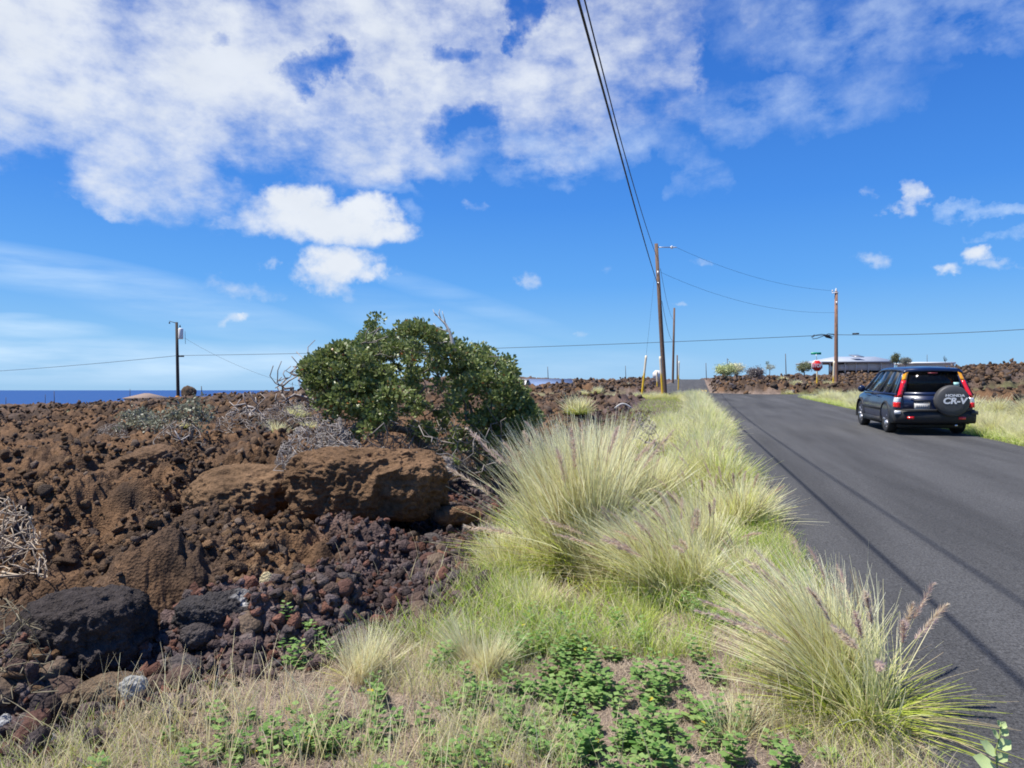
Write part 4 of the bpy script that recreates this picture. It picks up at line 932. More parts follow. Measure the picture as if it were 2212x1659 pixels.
def hip(B, t, x0, x1, ye, yr, zf, dep, rl=.3, rr_=.3, th=.15):
    a = local(t, zf, x0, ye); b = local(t, zf, x1, ye); d = Vector((-ST, CT, 0)) * dep; h = Vector((0, 0, (ye - yr) / FD * zf)); w = b - a
    V = [a, b, b + d, a + d, a + w * rl + d * .5 + h, b - w * rr_ + d * .5 + h]; V2 = [v - Vector((0, 0, th)) for v in V[:4]]
    B.add([tuple(v) for v in V + V2], [(0, 1, 5, 4), (1, 2, 5), (2, 3, 4, 5), (3, 0, 4), (6, 9, 8, 7), (0, 6, 7, 1), (1, 7, 8, 2), (2, 8, 9, 3), (3, 9, 6, 0)])
zc = 84; p = W(1880, 800, zc); t = thing('house', (p.x, p.y, hz(p.x, p.y) - .3), 'wide house with a pale hip roof and white verandah parapet', 'house')
B = MB(); hip(B, t, 1778, 1938, 780, 767, zc - 1.5, 8, .36, .06); B.build('roof', M['roofw'], t)
B = MB(); pts_box(B, t, 1822, 1930, 781, 815, zc + 1.0, zc + 5.); B.build('wall', M['dkrecess'], t)  # dark wall stands in for the shade inside the verandah
B = MB(); pts_box(B, t, 1830, 1932, 784.5, 800, zc - .6, zc - .3); pts_box(B, t, 1816, 1832, 787, 800, zc - .7, zc + .9); B.build('verandah_parapet', wm_, t)
for xx in (1794, 1826, 1850, 1876, 1904, 1930):
    B = MB(); pts_box(B, t, xx - 1, xx + 1, 781, 805, zc - .9, zc - .75); B.build('post', wm_, t)
B = MB(); q = [local(t, zc - 1.5, 1853, 775.5), local(t, zc - 1.5, 1873, 775.5)]; h = Vector((0, 0, .0)); d = Vector((-ST, CT, 0)) * 2.2; up = Vector((0, 0, .52))
V = [q[0] + d * .3 + up * .2, q[1] + d * .3 + up * .2, q[1] + d + up * .8, q[0] + d + up * .8]; V = [v + Vector((0, 0, .12)) for v in V] + [v + Vector((0, 0, .2)) for v in V]; B.hexa([tuple(v) for v in V]); B.build('roof_panel', M['panel'], t)
zc = 96; p = W(2030, 795, zc); t = thing('house', (p.x, p.y, hz(p.x, p.y) - .3), 'low house with a long flat white roof above the dark car', 'house')
B = MB(); pts_box(B, t, 1978, 2065, 782, 785.5, zc, zc + 6); B.build('roof', M['white'], t); B = MB(); pts_box(B, t, 1981, 2062, 785.5, 803, zc + .5, zc + 5.5); B.build('wall', wm_, t)
zc = 72; p = W(1200, 825, zc); t = thing('house', (p.x, p.y, hz(p.x, p.y) - .3), 'low building with a blue grey metal roof and white gable end behind the lava heap', 'house')
B = MB(); a = [local(t, zc, 1134, 838), local(t, zc, 1240, 838), local(t, zc, 1240, 820), local(t, zc, 1140, 820)]
d = Vector((-ST, CT, 0)); V = [a[0], a[1], a[2] + d * 2.6, a[3] + d * 2.6]; V = V + [v + d * .15 + Vector((0, 0, .12)) for v in V]; B.hexa([tuple(v) for v in V]); B.build('roof', M['bluer'], t)
B = MB(); pts_box(B, t, 1124, 1133.5, 822, 850, zc + .3, zc + 2.4); pts_box(B, t, 1133.5, 1238, 822, 850, zc + 2.9, zc + 5.); B.build('wall', M['white'], t)
B = MB(); pts_box(B, t, 1121, 1143, 819, 821.5, zc - .1, zc + 2.5); B.build('fascia', M['white'], t)
zc = 150; p = W(303, 870, zc); t = thing('house', (p.x, p.y, p.z - 4), 'low house with a tan hip roof peeking over the lava in front of the sea', 'house')
B = MB(); hip(B, t, 264, 333, 860, 849.5, zc, 7, .42, .42); B.build('roof', M['tan'], t); B = MB(); pts_box(B, t, 268, 330, 861.6, 900, zc + .4, zc + 6); B.build('wall', wm_, t)
zc = 42; p = W(770, 860, zc); t = thing('house', (p.x, p.y, hz(p.x, p.y) - .3), 'terracotta walled building with a pale flat roof glimpsed behind the green bush', 'house')
B = MB(); pts_box(B, t, 702, 835, 830, 880, zc, zc + 4); B.build('wall', M['salmon'], t); B = MB(); pts_box(B, t, 694, 845, 825, 829.5, zc - .5, zc + 4.5); B.build('roof', M['roofw'], t)
# ------------------------------------------------------------------ the dark blue car
def carpaint():
    m, nt, b = newmat('navy_paint'); b.inputs['Base Color'].default_value = (.004, .013, .052, 1); b.inputs['Metallic'].default_value = .1; b.inputs['Roughness'].default_value = .32
    b.inputs['Coat Weight'].default_value = .6; b.inputs['Coat Roughness'].default_value = .06
    tc = N(nt, 'ShaderNodeTexCoord'); n = N(nt, 'ShaderNodeTexNoise', inp={'Scale': 3., 'Detail': 6.}); nt.links.new(tc.outputs['Object'], n.inputs['Vector'])
    mr = N(nt, 'ShaderNodeMapRange', inp={'To Min': .22, 'To Max': .45}); nt.links.new(n.outputs['Fac'], mr.inputs[0]); nt.links.new(mr.outputs[0], b.inputs['Roughness']); return m
def glassmat():
    m, nt, b = newmat('tinted_glass'); b.inputs['Base Color'].default_value = (.01, .012, .015, 1); b.inputs['Roughness'].default_value = .04; b.inputs['Specular IOR Level'].default_value = .7
    tr = N(nt, 'ShaderNodeBsdfTransparent'); tr.inputs[0].default_value = (.55, .6, .6, 1); mx = N(nt, 'ShaderNodeMixShader', inp={0: .68}); out = nt.nodes['Material Output']
    nt.links.new(b.outputs[0], mx.inputs[1]); nt.links.new(tr.outputs[0], mx.inputs[2]); nt.links.new(mx.outputs[0], out.inputs[0]); return m
M['sideglass'] = simple('side_glass', (.015, .03, .045), .05, spec=1., coat=1., var=.0); M['navy'] = carpaint(); M['tint'] = glassmat(); M['black'] = simple('black_plastic', (.018, .018, .02), .6); M['tyre'] = simple('tyre_rubber', (.02, .02, .021), .85)
M['alloy'] = simple('alloy', (.55, .55, .57), .35, metal=.7); M['seatm'] = simple('seat_fabric', (.30, .28, .26), .9); M['cover'] = simple('spare_cover_vinyl', (.062, .062, .064), .55)
M['lampr'] = simple('lamp_red', (.9, .015, .02), .15, coat=1.); M['lampo'] = simple('lamp_amber', (1., .42, .015), .15, coat=1.); M['lampw'] = simple('lamp_clear', (.75, .76, .78), .12, coat=1.); M['chrome'] = simple('chrome', (.7, .7, .7), .15, metal=1.)
M['plate'] = simple('plate_white', (.55, .55, .52), .5); M['char'] = simple('plate_grey', (.25, .25, .27), .6)
def car():
    x0 = 5.98; y0 = 20.05
    t = thing('parked_car', (x0, y0, float(zr(y0)) + .016), 'dark blue car with a grey spare wheel cover, parked at the right road edge', 'car')
    t.rotation_euler = (math.atan(SLOPE), 0, math.radians(.0))
    # stations along the car: y, half width, bottom z, belt z, how round
    S = [(-.86, .80, .40, .93), (-.80, .86, .30, .97), (-.55, .885, .24, 1.00), (0, .89, .23, 1.02), (.8, .89, .22, 1.02), (1.6, .89, .22, 1.01), (2.2, .885, .22, 1.01), (2.55, .875, .23, .99), (3.0, .86, .24, .93), (3.35, .80, .28, .85), (3.52, .66, .34, .70)]
    V = []
    for (y, w, zb, zt) in S:
        h = zt - zb
        half = [(0, zb), (w * .80, zb), (w * .95, zb + .05), (w * 1.0, zb + .25 * h), (w * 1.005, zb + .5 * h), (w * .985, zb + .78 * h), (w * .95, zb + .95 * h), (w * .86, zt + .012), (0, zt + .04)]
        ring = [(x, y, z) for x, z in half] + [(-x, y, z) for x, z in half[-2:0:-1]]
        V += ring
    k = 16; F = [(a * k + i, a * k + (i + 1) % k, (a + 1) * k + (i + 1) % k, (a + 1) * k + i) for a in range(len(S) - 1) for i in range(k)]
    F += [tuple(range(k))[::-1], tuple((len(S) - 1) * k + i for i in range(k))]
    B = MB(); B.add(V, F); body = B.build('body', M['navy'], t, smooth=True)
    # wheel openings
    import bmesh
    cut = MB()
    for yy in (0, 2.62):
        for s in (-1, 1): cut.lathe([(0, s * .60), (.40, s * .60), (.40, s * 1.05), (0, s * 1.05)] if s > 0 else [(0, -1.05), (.40, -1.05), (.40, -.60), (0, -.60)], 32, 'x', None, (0, yy, .36))
    co_ = cut.build('cutter', M['black'])
    for o_ in (body, co_):
        bm = bmesh.new(); bm.from_mesh(o_.data); bmesh.ops.remove_doubles(bm, verts=bm.verts, dist=1e-5); bmesh.ops.recalc_face_normals(bm, faces=bm.faces); bm.to_mesh(o_.data); bm.free()
    sb = body.modifiers.new('s', 'SUBSURF'); sb.levels = 2; sb.render_levels = 2
    md = body.modifiers.new('b', 'BOOLEAN'); md.operation = 'DIFFERENCE'; md.object = co_; md.solver = 'EXACT'
    dg = bpy.context.evaluated_depsgraph_get(); me = bpy.data.meshes.new_from_object(body.evaluated_get(dg)); body.modifiers.clear(); body.data = me; me.materials.clear(); me.materials.append(M['navy']); bpy.data.objects.remove(co_)
    for p_ in me.polygons: p_.material_index = 0; p_.use_smooth = True
    # greenhouse: belt ring and roof ring
    zb_, zt_ = 1.0, 1.60
    belt = {'r': -.80, 'f': 2.42, 'x': .835}; roof = {'r': -.62, 'f': 1.42, 'x': .615}
    def side(y_b, y_t, f): return y_b + (y_t - y_b) * f
    def pt(u, f, s, out=0.):    # u 0..1 from rear to front on the side face, f belt->roof
        yb_ = belt['r'] + (belt['f'] - belt['r']) * u; yt_ = roof['r'] + (roof['f'] - roof['r']) * u; bow = .015 * math.sin(math.pi * f)
        return (s * (belt['x'] + (roof['x'] - belt['x']) * f + bow + out), yb_ + (yt_ - yb_) * f, zb_ + (zt_ - zb_) * f)
    def panel(B, u0, u1, f0, f1, s, o0=.0, o1=.02, v0=None, v1=None):
        q = [(u0, f0), (u1, f0), (v1 if v1 is not None else u1, f1), (v0 if v0 is not None else u0, f1)]
        B.hexa([pt(u, f, s, o0) for u, f in q] + [pt(u, f, s, o1) for u, f in q])
    for s in (-1, 1):
        for (u0, u1) in ((.04, .20), (.235, .47), (.505, .80)):
            B = MB(); panel(B, u0, u1, .03, .94, s, -.012, .004); B.build('side_window', M['sideglass'], t)
        B = MB(); panel(B, .80, .985, .03, .10, s, -.012, .004, .80, .90); panel(B, .80, .985, .10, .94, s, -.012, .004, .80, .93) ; B.build('side_window', M['sideglass'], t)
        B = MB()
        for u0, u1 in ((.20, .235), (.47, .505)): B = MB(); panel(B, u0, u1, -.02, .94, s, -.03, .009); B.build('door_pillar', M['black'], t)
        B = MB(); panel(B, -.01, .04, -.02, 1.0, s, -.03, .012)
        panel(B, .975, 1.0, -.02, 1.0, s, -.03, .014); panel(B, -.01, 1.0, .94, 1.02, s, -.03, .013); panel(B, -.01, 1.0, -.05, .03, s, -.03, .013); B.build('pillars', M['navy'], t)
    # roof: a shallow crowned loft
    V = []; ys = [-.72, -.66, -.4, .2, .8, 1.25, 1.5]; zz = [1.585, 1.625, 1.655, 1.675, 1.67, 1.65, 1.60]
    xs = [-1, -.92, -.6, 0, .6, .92, 1]; dz = [-.05, -.015, 0, .012, 0, -.015, -.05]
    for y, z in zip(ys, zz):
        for x, d in zip(xs, dz): V.append((x * .655, y, z + d))
    nx = len(xs); n0 = len(V); V += [(x, y, z - .04) for x, y, z in V]
    F = [(j * nx + i, j * nx + i + 1, (j + 1) * nx + i + 1, (j + 1) * nx + i) for j in range(len(ys) - 1) for i in range(nx - 1)]
    F += [(n0 + j * nx + i, n0 + (j + 1) * nx + i, n0 + (j + 1) * nx + i + 1, n0 + j * nx + i + 1) for j in range(len(ys) - 1) for i in range(nx - 1)]
    bd = [i for i in range(nx)] + [j * nx + nx - 1 for j in range(1, len(ys))] + [(len(ys) - 1) * nx + i for i in range(nx - 2, -1, -1)] + [j * nx for j in range(len(ys) - 2, 0, -1)]
    F += [(bd[(i + 1) % len(bd)], bd[i], n0 + bd[i], n0 + bd[(i + 1) % len(bd)]) for i in range(len(bd))]
    B = MB(); B.add(V, F); B.build('roof', M['navy'], t, smooth=True)
    # windscreen and rear window
    B = MB(); V = [(-.80, 2.42, 1.0), (.80, 2.42, 1.0), (.64, 1.45, 1.60), (-.64, 1.45, 1.60)]; B.hexa(V + [(x, y - .012, z - .01) for x, y, z in V]); B.build('windscreen', M['tint'], t)
    def rr(x, z, o=0.):   # point of the rear face
        f = (z - .93) / .68; return (x * (1 - .13 * max(0, f)), -.83 + .17 * max(0, f) - o, z)
    B = MB(); q = [rr(-.66, 1.05), rr(.66, 1.05), rr(.64, 1.56), rr(-.64, 1.56)]; B.hexa([(x, y - .012, z) for x, y, z in q] + [(x, y + .0, z) for x, y, z in q]); B.build('rear_window', M['tint'], t)
    B = MB()
    def rbox(B, xa, xb_, za, zb2, o0, o1): B.hexa([rr(xa, za, o1), rr(xb_, za, o1), rr(xb_, zb2, o1), rr(xa, zb2, o1), rr(xa, za, o0), rr(xb_, za, o0), rr(xb_, zb2, o0), rr(xa, zb2, o0)])
    rbox(B, -.70, .70, .96, 1.05, -.03, .020); rbox(B, -.70, .70, 1.555, 1.62, -.05, .020)
    for s in (-1, 1): B.hexa([rr(s * x_, z_, o_) for o_ in (.016, -.03) for x_, z_ in ((.645, .96), (.76, .96), (.69, 1.60), (.60, 1.60))])
    rbox(B, -.70, .70, .60, .962, -.10, .026)
    B.build('tailgate', M['navy'], t)
    B = MB(); rbox(B, -.12, .12, 1.50, 1.535, .018, .035); o_ = B.build('brake_light', simple('lamp_dull_red', (.25, .04, .05), .4), t)
    for s in (-1, 1):       # the tall lamps on the rear corners
        segs = [(.68, .80, 'lampr', 'tail_lamp'), (.80, .92, 'lampw', 'reversing_lamp'), (.92, 1.34, 'lampr', 'tail_lamp'), (1.34, 1.56, 'lampo', 'turn_lamp')]
        for za, zb2, mt, nm in segs:
            B = MB(); n = 5
            for i in range(n):
                a = za + (zb2 - za) * i / n; c = za + (zb2 - za) * (i + 1) / n + .0
                wa = .125 - .025 * (a - .68); wc = .125 - .025 * (c - .68)
                xo = lambda z: .885 - .22 * max(0, z - .8)
                def c4(z, w):
                    X = xo(z); p = rr(X, z); pi = rr(X - w, z); return [(s * p[0] * 1.0, p[1] + .15, z), (s * (p[0] + .012), p[1] + .06, z), (s * (p[0] - .02), p[1] - .03, z), (s * pi[0], pi[1] - .045, z), (s * pi[0], pi[1] + .12, z)]
                A = c4(a, wa); D = c4(c, wc); B.add(A + D, [(j, (j + 1) % 5, 5 + (j + 1) % 5, 5 + j) for j in range(5)] + ([(4, 3, 2, 1, 0)] if i == 0 else []) + ([(5, 6, 7, 8, 9)] if i == n - 1 else []))
            B.build(nm, M[mt], t)
    # bumper, plate and trim
    B = MB(); V = []
    prof = [(-.90, .30), (-.955, .36), (-.965, .50), (-.93, .60), (-.85, .63), (-.55, .62), (-.55, .28)]
    xsb = [-.90, -.86, -.6, 0, .6, .86, .90]; cv = [.10, .03, .0, -.01, .0, .03, .10]
    for x, c in zip(xsb, cv):
        for (y, z) in prof: V.append((x, y + c, z))
    m = len(prof); B.add(V, [(a * m + i, a * m + (i + 1) % m, (a + 1) * m + (i + 1) % m, (a + 1) * m + i) for a in range(6) for i in range(m)] + [tuple(range(m))[::-1], tuple(6 * m + i for i in range(m))])
    # keep the wheel openings clear
    B.build('rear_bumper', M['black'], t)
    B = MB(); B.box((0, -.966, .625), (1.5, .05, .03)); B.build('bumper_step', M['black'], t)
    for s in (-1, 1):
        B = MB(); B.box((s * .56, -.966, .43), (.15, .02, .06)); B.build('rear_reflector', M['lampr'], t)
        B = MB(); B.box((s * .84, -.925, .56), (.14, .05, .085)); o_ = B.build('bumper_badge', M['lampw'] if s < 0 else M['cover'], t)
        # sills, side mouldings, wheel arch flares
        B = MB(); B.box((s * .875, 1.31, .30), (.06, 1.80, .13)); B.build('sill', M['black'], t)
        B = MB(); B.box((s * .893, 1.31, .60), (.03, 1.78, .075)); B.build('side_moulding', M['black'], t)
        for yy in (0, 2.62):
            B = MB(); n = 18; A = []
            for i in range(n + 1):
                a = math.radians(-14 + 208 * i / n); cs, sn = math.cos(a), math.sin(a)
                for r_, xx in ((.398, .84), (.398, .905), (.43, .905), (.455, .885), (.455, .84)): A.append((s * xx, yy + r_ * cs, .36 + r_ * sn))
            B.add(A, [(a * 5 + i, a * 5 + (i + 1) % 5, (a + 1) * 5 + (i + 1) % 5, (a + 1) * 5 + i) for a in range(n) for i in range(5)]); B.build('wheel_arch', M['black'], t, smooth=True)
            W_ = bpy.data.objects.new('wheel', None); COL.objects.link(W_); W_.parent = t; W_.location = (s * .77, yy, .345)
            B = MB(); B.lathe([(.215, -.09), (.25, -.105), (.32, -.108), (.342, -.085), (.345, 0), (.342, .085), (.32, .108), (.25, .105), (.215, .09), (.215, -.09)], 36, 'x'); B.build('tyre', M['tyre'], W_, smooth=True)
            B = MB(); B.lathe([(0, s * .055), (.05, s * .065), (.06, s * .05), (.075, s * .04), (.17, s * .05), (.19, s * .07), (.216, s * .09), (.218, s * .02), (0, s * .0)][::s], 36, 'x'); 
            for kk in range(5):
                a = kk * 2 * math.pi / 5; c, sn = math.cos(a), math.sin(a); B.tube([(s * .072, .05 * c, .05 * sn), (s * .086, .195 * c, .195 * sn)], [.026, .034], 6)
            B.build('rim', M['alloy'], W_)
        B = MB(); P = [(s * .84, 1.98, 1.02), (s * .96, 2.0, 1.06)]; B.tube(P, .025, 6); B.lathe([(0, -.06), (.075, -.05), (.10, 0), (.09, .04), (0, .05)], 14, 'y', None, (s * .985, 1.99, 1.075)); B.build('door_mirror', M['navy'], t, smooth=True)
        for yy in (.62, 1.62):
            B = MB(); B.tube([(s * .885, yy, .90), (s * .905, yy + .03, .905), (s * .905, yy + .15, .905), (s * .885, yy + .18, .90)], .013, 6); B.build('door_handle', M['navy'], t)
    B = MB(); B.box((0, 1.2, .21), (1.4, 3.6, .10)); B.build('underbody', M['black'], t)
    B = MB(); B.tube([(.45, -.80, .26), (.45, -.93, .25)], .03, 10); B.build('exhaust', M['chrome'], t)
    pl = MB(); pl.box((-.28, -.862, .70), (.34, .01, .17)); p_ = pl.build('licence_plate', M['plate'], t)
    B = MB()
    for i in range(6): B.box((-.395 + i * .046, -.869, .70), (.028, .003, .07))
    B.build('characters', M['char'], p_)
    B = MB(); B.box((-.28, -.862, .845), (.36, .03, .03)); B.build('plate_garnish', M['black'], t)
    # small silver badges beside the spare wheel
    B = MB(); B.box((-.50, -.858, .90), (.07, .006, .02)); B.build('maker_badge', M['chrome'], t)
    text('model_badge', 'Real 4WD', .075, M['chrome'], t, (-.27, -.862, .775), (math.radians(90), 0, 0), .002, 1., .3, .002)
    # stickers in the glass
    B = MB(); q = [rr(.47, 1.20, .016), rr(.60, 1.20, .016), rr(.60, 1.29, .016), rr(.47, 1.29, .016)]; B.hexa(q + [(x, y - .003, z) for x, y, z in q]); B.build('window_sticker', simple('sticker', (.35, .62, .60), .5), t)
    # spare wheel cover with its lettering
    sc = bpy.data.objects.new('spare_wheel', None); COL.objects.link(sc); sc.parent = t; sc.location = (.33, -.93, .85); sc.rotation_euler = (0, 0, 0)
    B = MB(); B.lathe([(0, .10), (.31, .10), (.36, .07), (.375, .0), (.375, -.09), (.365, -.13), (.335, -.155), (.22, -.162), (0, -.165)][::-1], 48, 'y'); B.build('cover', M['cover'], sc, smooth=True)
    wt = simple('lettering_white', (.8, .8, .8), .5)
    text('lettering', 'HONDA', .082, wt, sc, (.03, -.168, .125), (math.radians(90), 0, 0), .002, 1.35, .1, .003)
    text('lettering', 'CR-V', .20, wt, sc, (.02, -.168, -.005), (math.radians(90), 0, 0), .002, 1.12, .18, .008)
    # seats seen through the glass
    for yy, xs_ in ((.45, (-.42, 0, .42)), (1.35, (-.38, .38))):
        for xx in xs_:
            B = MB(); B.box((xx, yy, .98), (.40, .14, .50)); B.box((xx, yy, 1.32), (.24, .10, .17)); B.build('seat', M['seatm'], t)
    B = MB(); B.box((0, .75, 1.03), (1.5, 2.9, .02)); B.build('cabin_floor', M['black'], t)
    B = MB(); B.box((0, 1.62, 1.50), (.24, .03, .07)); B.build('rear_view_mirror', M['black'], t)
car()
# ------------------------------------------------------------------ sky, sun, camera
SUN = Vector((-.46, -.20, 1)).normalized()
def dirazel(xd, yd):
    p = W(xd, yd, 1.0); d = Vector((p.x, p.y, p.z - EYE)).normalized()
    return math.atan2(d.x, d.y), math.asin(d.z)
def world():
    w = bpy.data.worlds.new('World'); SC.world = w; w.use_nodes = True; nt = w.node_tree; nt.nodes.clear()
    L = nt.links.new
    out = N(nt, 'ShaderNodeOutputWorld'); bg = N(nt, 'ShaderNodeBackground', inp={'Strength': .1}); L(bg.outputs[0], out.inputs[0])
    sky = N(nt, 'ShaderNodeTexSky', sky_type='NISHITA', sun_disc=False)
    sky.sun_elevation = math.asin(SUN.z); sky.sun_rotation = math.atan2(SUN.x, SUN.y); sky.altitude = 100; sky.air_density = 1.; sky.dust_density = .3; sky.ozone_density = 2.2
    tc = N(nt, 'ShaderNodeTexCoord'); sep = N(nt, 'ShaderNodeSeparateXYZ'); L(tc.outputs['Generated'], sep.inputs[0])
    def mth(op, a, b=None, c=None, clamp=False):
        n = N(nt, 'ShaderNodeMath', operation=op); n.use_clamp = clamp
        for i, v in enumerate((a, b, c)):
            if v is None: continue
            if isinstance(v, (int, float)): n.inputs[i].default_value = v
            else: L(v, n.inputs[i])
        return n.outputs[0]
    az = mth('ARCTAN2', sep.outputs[0], sep.outputs[1]); el = mth('ARCSINE', sep.outputs[2])
    ae = N(nt, 'ShaderNodeCombineXYZ'); L(az, ae.inputs[0]); L(el, ae.inputs[1])
    def noise(vec, scale, detail=6., rough=.6, sc=(1, 1, 1), rot=0., off=(0, 0, 0), dist=0.):
        mp = N(nt, 'ShaderNodeMapping', inp={'Scale': sc, 'Rotation': (0, 0, rot), 'Location': off}); L(vec, mp.inputs[0])
        n = N(nt, 'ShaderNodeTexNoise', inp={'Scale': scale, 'Detail': detail, 'Roughness': rough, 'Distortion': dist}); L(mp.outputs[0], n.inputs['Vector']); return n
    # ragged outlines: bend the sky coordinates a little
    wn = noise(ae.outputs[0], 7., 7., .6); v1 = N(nt, 'ShaderNodeVectorMath', operation='MULTIPLY_ADD'); L(wn.outputs['Color'], v1.inputs[0]); v1.inputs[1].default_value = (.26, .18, 0); v1.inputs[2].default_value = (-.13, -.09, 0)
    v2 = N(nt, 'ShaderNodeVectorMath', operation='ADD'); L(v1.outputs[0], v2.inputs[0]); L(ae.outputs[0], v2.inputs[1]); wae = v2.outputs[0]
    wn2 = noise(ae.outputs[0], 24., 6., .6); v3 = N(nt, 'ShaderNodeVectorMath', operation='MULTIPLY_ADD'); L(wn2.outputs['Color'], v3.inputs[0]); v3.inputs[1].default_value = (.085, .045, 0); v3.inputs[2].default_value = (-.0425, -.0225, 0)
    v4 = N(nt, 'ShaderNodeVectorMath', operation='ADD'); L(v3.outputs[0], v4.inputs[0]); L(ae.outputs[0], v4.inputs[1]); wae2 = v4.outputs[0]
    def blob(vec, cx, cy, rx, ry, rot=0., wt=1., pw=1.):
        a0, e0 = dirazel(cx, cy); c, s = math.cos(math.radians(rot)), math.sin(math.radians(rot))
        e = 5.
        ax, ex = dirazel(cx + e, cy); ay, ey = dirazel(cx, cy + e)
        J = np.array([[(ax - a0) / e, (ay - a0) / e], [(ex - e0) / e, (ey - e0) / e]]); Ji = np.linalg.inv(J)   # sky angles to view pixels
        Rm = np.array([[c, s], [-s, c]]); Mx = np.diag([1 / rx, 1 / ry]) @ Rm @ Ji
        sb = N(nt, 'ShaderNodeVectorMath', operation='SUBTRACT'); L(vec, sb.inputs[0]); sb.inputs[1].default_value = (a0, e0, 0)
        q = []
        for k in (0, 1):
            d = N(nt, 'ShaderNodeVectorMath', operation='DOT_PRODUCT'); L(sb.outputs[0], d.inputs[0]); d.inputs[1].default_value = (Mx[k, 0], Mx[k, 1], 0); q.append(mth('MULTIPLY', d.outputs['Value'], d.outputs['Value']))
        s2 = mth('ADD', q[0], q[1]); f = mth('SUBTRACT', 1., s2, clamp=True)
        return mth('MULTIPLY', f, wt) if wt != 1 else f
    def union(lst):
        r = lst[0]
        for x in lst[1:]: r = mth('MAXIMUM', r, x)
        return r
    # 1. the wide broken sheet
    S = [(90,110,380,300,0,1.1),(450,130,480,290,0,1.1),(290,310,320,140,36,.9),(820,110,480,310,0,.95),(1150,130,380,260,0,.85),(1400,80,230,220,0,.52),(760,300,380,110,0,.7),(1250,270,330,90,0,.5),(60,-200,700,300,0,1),(1000,-200,800,300,0,1),(-300,100,400,200,0,1)]
    sheet = union([blob(wae, *s) for s in S])
    n1 = noise(ae.outputs[0], 8.5, 9., .6, sc=(1, 1.7, 1), rot=.25); n1b = noise(ae.outputs[0], 22., 6., .6, sc=(1, 1.5, 1), off=(3, 1, 0))
    hole = union([blob(wae, 660, 155, 95, 50), blob(wae2, 490, 88, 40, 20, 0, .6), blob(wae, 1160, 18, 55, 55), blob(wae, 1010, 250, 100, 60, 0, .9), blob(wae2, 985, 122, 60, 22, 0, .7), blob(wae2, 800, 180, 60, 25, 20, .5), blob(wae2,1560,130,60,160,0,.7)])
    den = mth('ADD', mth('MULTIPLY', sheet, .80), mth('MULTIPLY', mth('SUBTRACT', n1.outputs['Fac'], .5), 1.5))
    den = mth('ADD', den, mth('MULTIPLY', mth('SUBTRACT', n1b.outputs['Fac'], .5), .85)); den = mth('SUBTRACT', den, mth('MULTIPLY', hole, .6))
    mr = N(nt, 'ShaderNodeMapRange', interpolation_type='SMOOTHSTEP', inp={'From Min': .0, 'From Max': 1.05, 'To Max': .92}); L(den, mr.inputs[0])
    gate = N(nt, 'ShaderNodeMapRange', interpolation_type='SMOOTHSTEP', inp={'From Min': 0., 'From Max': .18}); L(sheet, gate.inputs[0])
    m1 = mth('MULTIPLY', mr.outputs[0], gate.outputs[0])
    # 2. thin veils top right
    T = [(1850,40,420,110,0,.4),(2150,50,250,90,0,.42),(1700,210,300,80,-10,.4),(1200,330,300,70,0,.5),(860,400,120,25,10,.4),(930,480,40,40,0,.5),(1500,370,60,60,0,.3),(2150,465,90,22,0,.6),(2190,525,60,20,0,.7)]
    thin = union([blob(wae, *s) for s in T]); n2 = noise(ae.outputs[0], 13., 9., .62, sc=(1, 1.6, 1), rot=-.35, off=(1, 2, 0))
    m2 = mth('MULTIPLY', mth('MULTIPLY', thin, 1.25), mth('MULTIPLY', mth('SUBTRACT', n2.outputs['Fac'], .36), 2.9, clamp=True), clamp=True)
    # 3. single small clouds
    P = [(700,480,230,62,4,1.15),(640,440,100,50,0,1.2),(790,455,90,45,0,1.15),(820,495,110,40,0,1),(735,575,95,62,0,1.15),(700,605,95,36,30,.7),(790,590,65,32,0,.9),(1965,425,42,48,-35,.75),(1950,445,45,14,0,.6),(1880,563,48,24,0,.55),(2042,583,52,17,0,.7),(2118,553,52,26,0,.85),(2160,570,50,14,0,.5),(1142,602,42,26,0,.55),(530,628,115,28,8,.42),(505,686,60,15,0,.5),(525,684,25,12,0,.7),(582,570,32,17,0,.5),(1520,568,40,14,0,.4),(1468,651,30,10,0,.4),(1022,445,38,14,10,.35),(1255,718,30,9,0,.35),(1888,412,20,16,0,.35),(1310,580,26,13,0,.25),(490,480,45,18,0,.4)]
    puff = union([blob(wae2, *s) for s in P]); n3 = noise(ae.outputs[0], 42., 8., .6, sc=(1, 1.3, 1))
    d3 = mth('ADD', puff, mth('MULTIPLY', mth('SUBTRACT', n3.outputs['Fac'], .5), .8))
    mr3 = N(nt, 'ShaderNodeMapRange', interpolation_type='SMOOTHSTEP', inp={'From Min': .1, 'From Max': 1.05, 'To Max': .97}); L(d3, mr3.inputs[0])
    g3 = N(nt, 'ShaderNodeMapRange', interpolation_type='SMOOTHSTEP', inp={'From Min': 0., 'From Max': .12}); L(puff, g3.inputs[0]); m3 = mth('MULTIPLY', mr3.outputs[0], g3.outputs[0])
    # 4. streaks low on the left
    C = [(120,590,460,55,9,.65),(330,640,460,45,12,.55),(60,712,220,30,2,.95),(450,700,330,30,10,.3),(150,775,800,60,2,1.1),(600,785,600,50,0,.8),(980,720,330,60,16,.3),(30,685,90,12,0,.6),(1200,790,400,40,0,.35),(1000,650,300,30,18,.3)]
    cir = union([blob(ae.outputs[0], *s) for s in C]); n4 = noise(ae.outputs[0], 5., 8., .55, sc=(1., 7., 1), rot=-.16)
    m4 = mth('MULTIPLY', cir, mth('MULTIPLY', mth('SUBTRACT', n4.outputs['Fac'], .3), 2.2, clamp=True), clamp=True)
    # colours
    # the clear air of this coast: deeper azure than the plain model gives
    rp = N(nt, 'ShaderNodeValToRGB'); L(mth('DIVIDE', el, 1.2, clamp=True), rp.inputs[0]); cr = rp.color_ramp
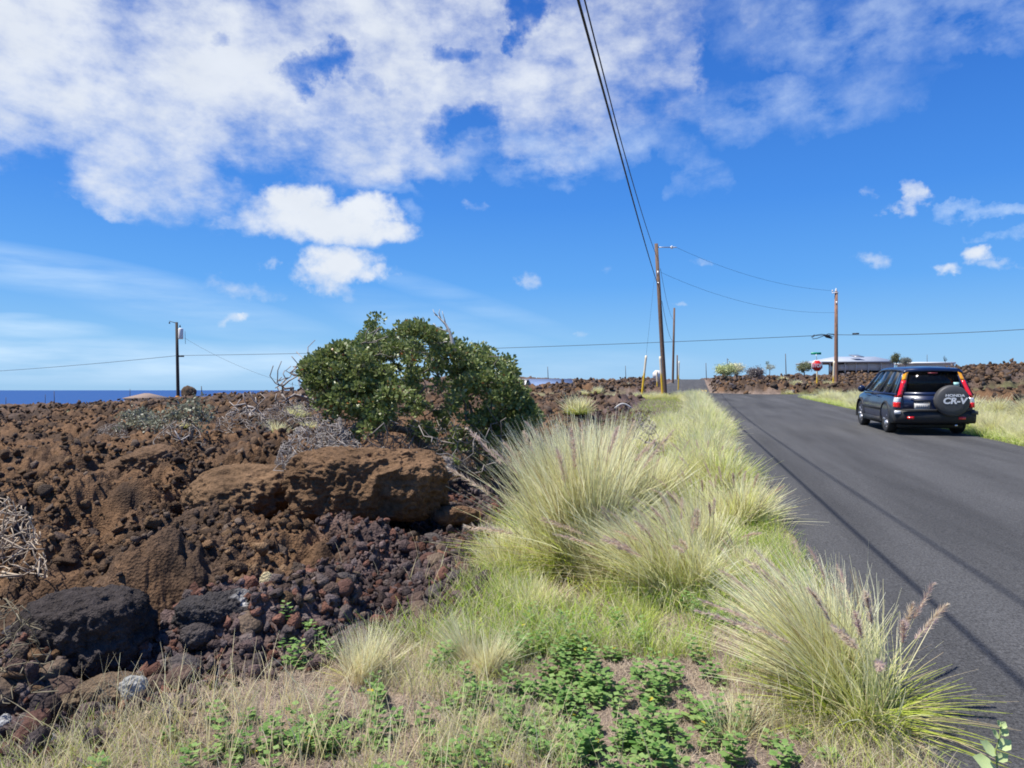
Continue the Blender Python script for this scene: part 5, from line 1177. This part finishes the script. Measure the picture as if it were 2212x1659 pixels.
    stops = [(0., (.33, .62, .95)), (.055, (.24, .56, .97)), (.12, (.11, .41, .97)), (.21, (.055, .29, .89)), (.32, (.032, .20, .74)), (.45, (.018, .135, .60)), (1., (.016, .10, .42))]
    while len(cr.elements) < len(stops): cr.elements.new(.5)
    for e_, (p_, c_) in zip(cr.elements, stops): e_.position = p_; e_.color = (*c_, 1)
    sc_ = N(nt, 'ShaderNodeVectorMath', operation='SCALE'); L(rp.outputs[0], sc_.inputs[0]); sc_.inputs['Scale'].default_value = 6.8
    mx_ = N(nt, 'ShaderNodeMix', data_type='RGBA'); mx_.inputs[0].default_value = .9; L(sky.outputs[0], mx_.inputs[6]); L(sc_.outputs[0], mx_.inputs[7])
    col = mx_.outputs[2]
    nsh = noise(ae.outputs[0], 11., 5., .5, sc=(1, 1.6, 1), off=(5, 5, 0))
    ccol = N(nt, 'ShaderNodeMix', data_type='RGBA'); L(nsh.outputs['Fac'], ccol.inputs[0]); ccol.inputs[6].default_value = (5.2, 5.6, 6.2, 1); ccol.inputs[7].default_value = (6.6, 6.9, 7.3, 1)
    # undersides of the small clouds are greyer: thick parts
    def over(base, mask, c):
        n = N(nt, 'ShaderNodeMix', data_type='RGBA'); L(mask, n.inputs[0]); L(base, n.inputs[6])
        if isinstance(c, tuple): n.inputs[7].default_value = c
        else: L(c, n.inputs[7])
        return n.outputs[2]
    col = over(col, m4, (5.0, 6.4, 7.8, 1)); col = over(col, m2, (5.4, 6.4, 7.6, 1)); col = over(col, m1, ccol.outputs[2]); col = over(col, m3, ccol.outputs[2])
    L(col, bg.inputs[0]); w.cycles.sampling_method = 'MANUAL'; w.cycles.sample_map_resolution = 256
SAT, HUE, VAL = 1.25, .5, 1.
world()
sl = bpy.data.lights.new('sun', 'SUN'); sl.energy = 5.; sl.angle = math.radians(.53); sl.color = (1, .95, .87)
so = bpy.data.objects.new('sun', sl); COL.objects.link(so); so.location = (-20, 0, 40); so.rotation_euler = SUN.to_track_quat('Z', 'Y').to_euler()
cam = bpy.data.cameras.new('camera'); cam.sensor_width = 36; cam.lens = 25; cam.clip_start = .05; cam.clip_end = 200000
co = bpy.data.objects.new('camera', cam); COL.objects.link(co); co.location = (0, 0, EYE)
co.rotation_euler = (math.radians(90) + math.atan(6 / 711), 0, TH)
SC.camera = co
SC.render.engine = 'CYCLES'
SC.view_settings.view_transform = 'Standard'; SC.view_settings.look = 'None'; SC.view_settings.exposure = .48; SC.view_settings.gamma = 1
SC.cycles.max_bounces = 6; SC.cycles.transparent_max_bounces = 8
SC.cycles.filter_width = 1.8
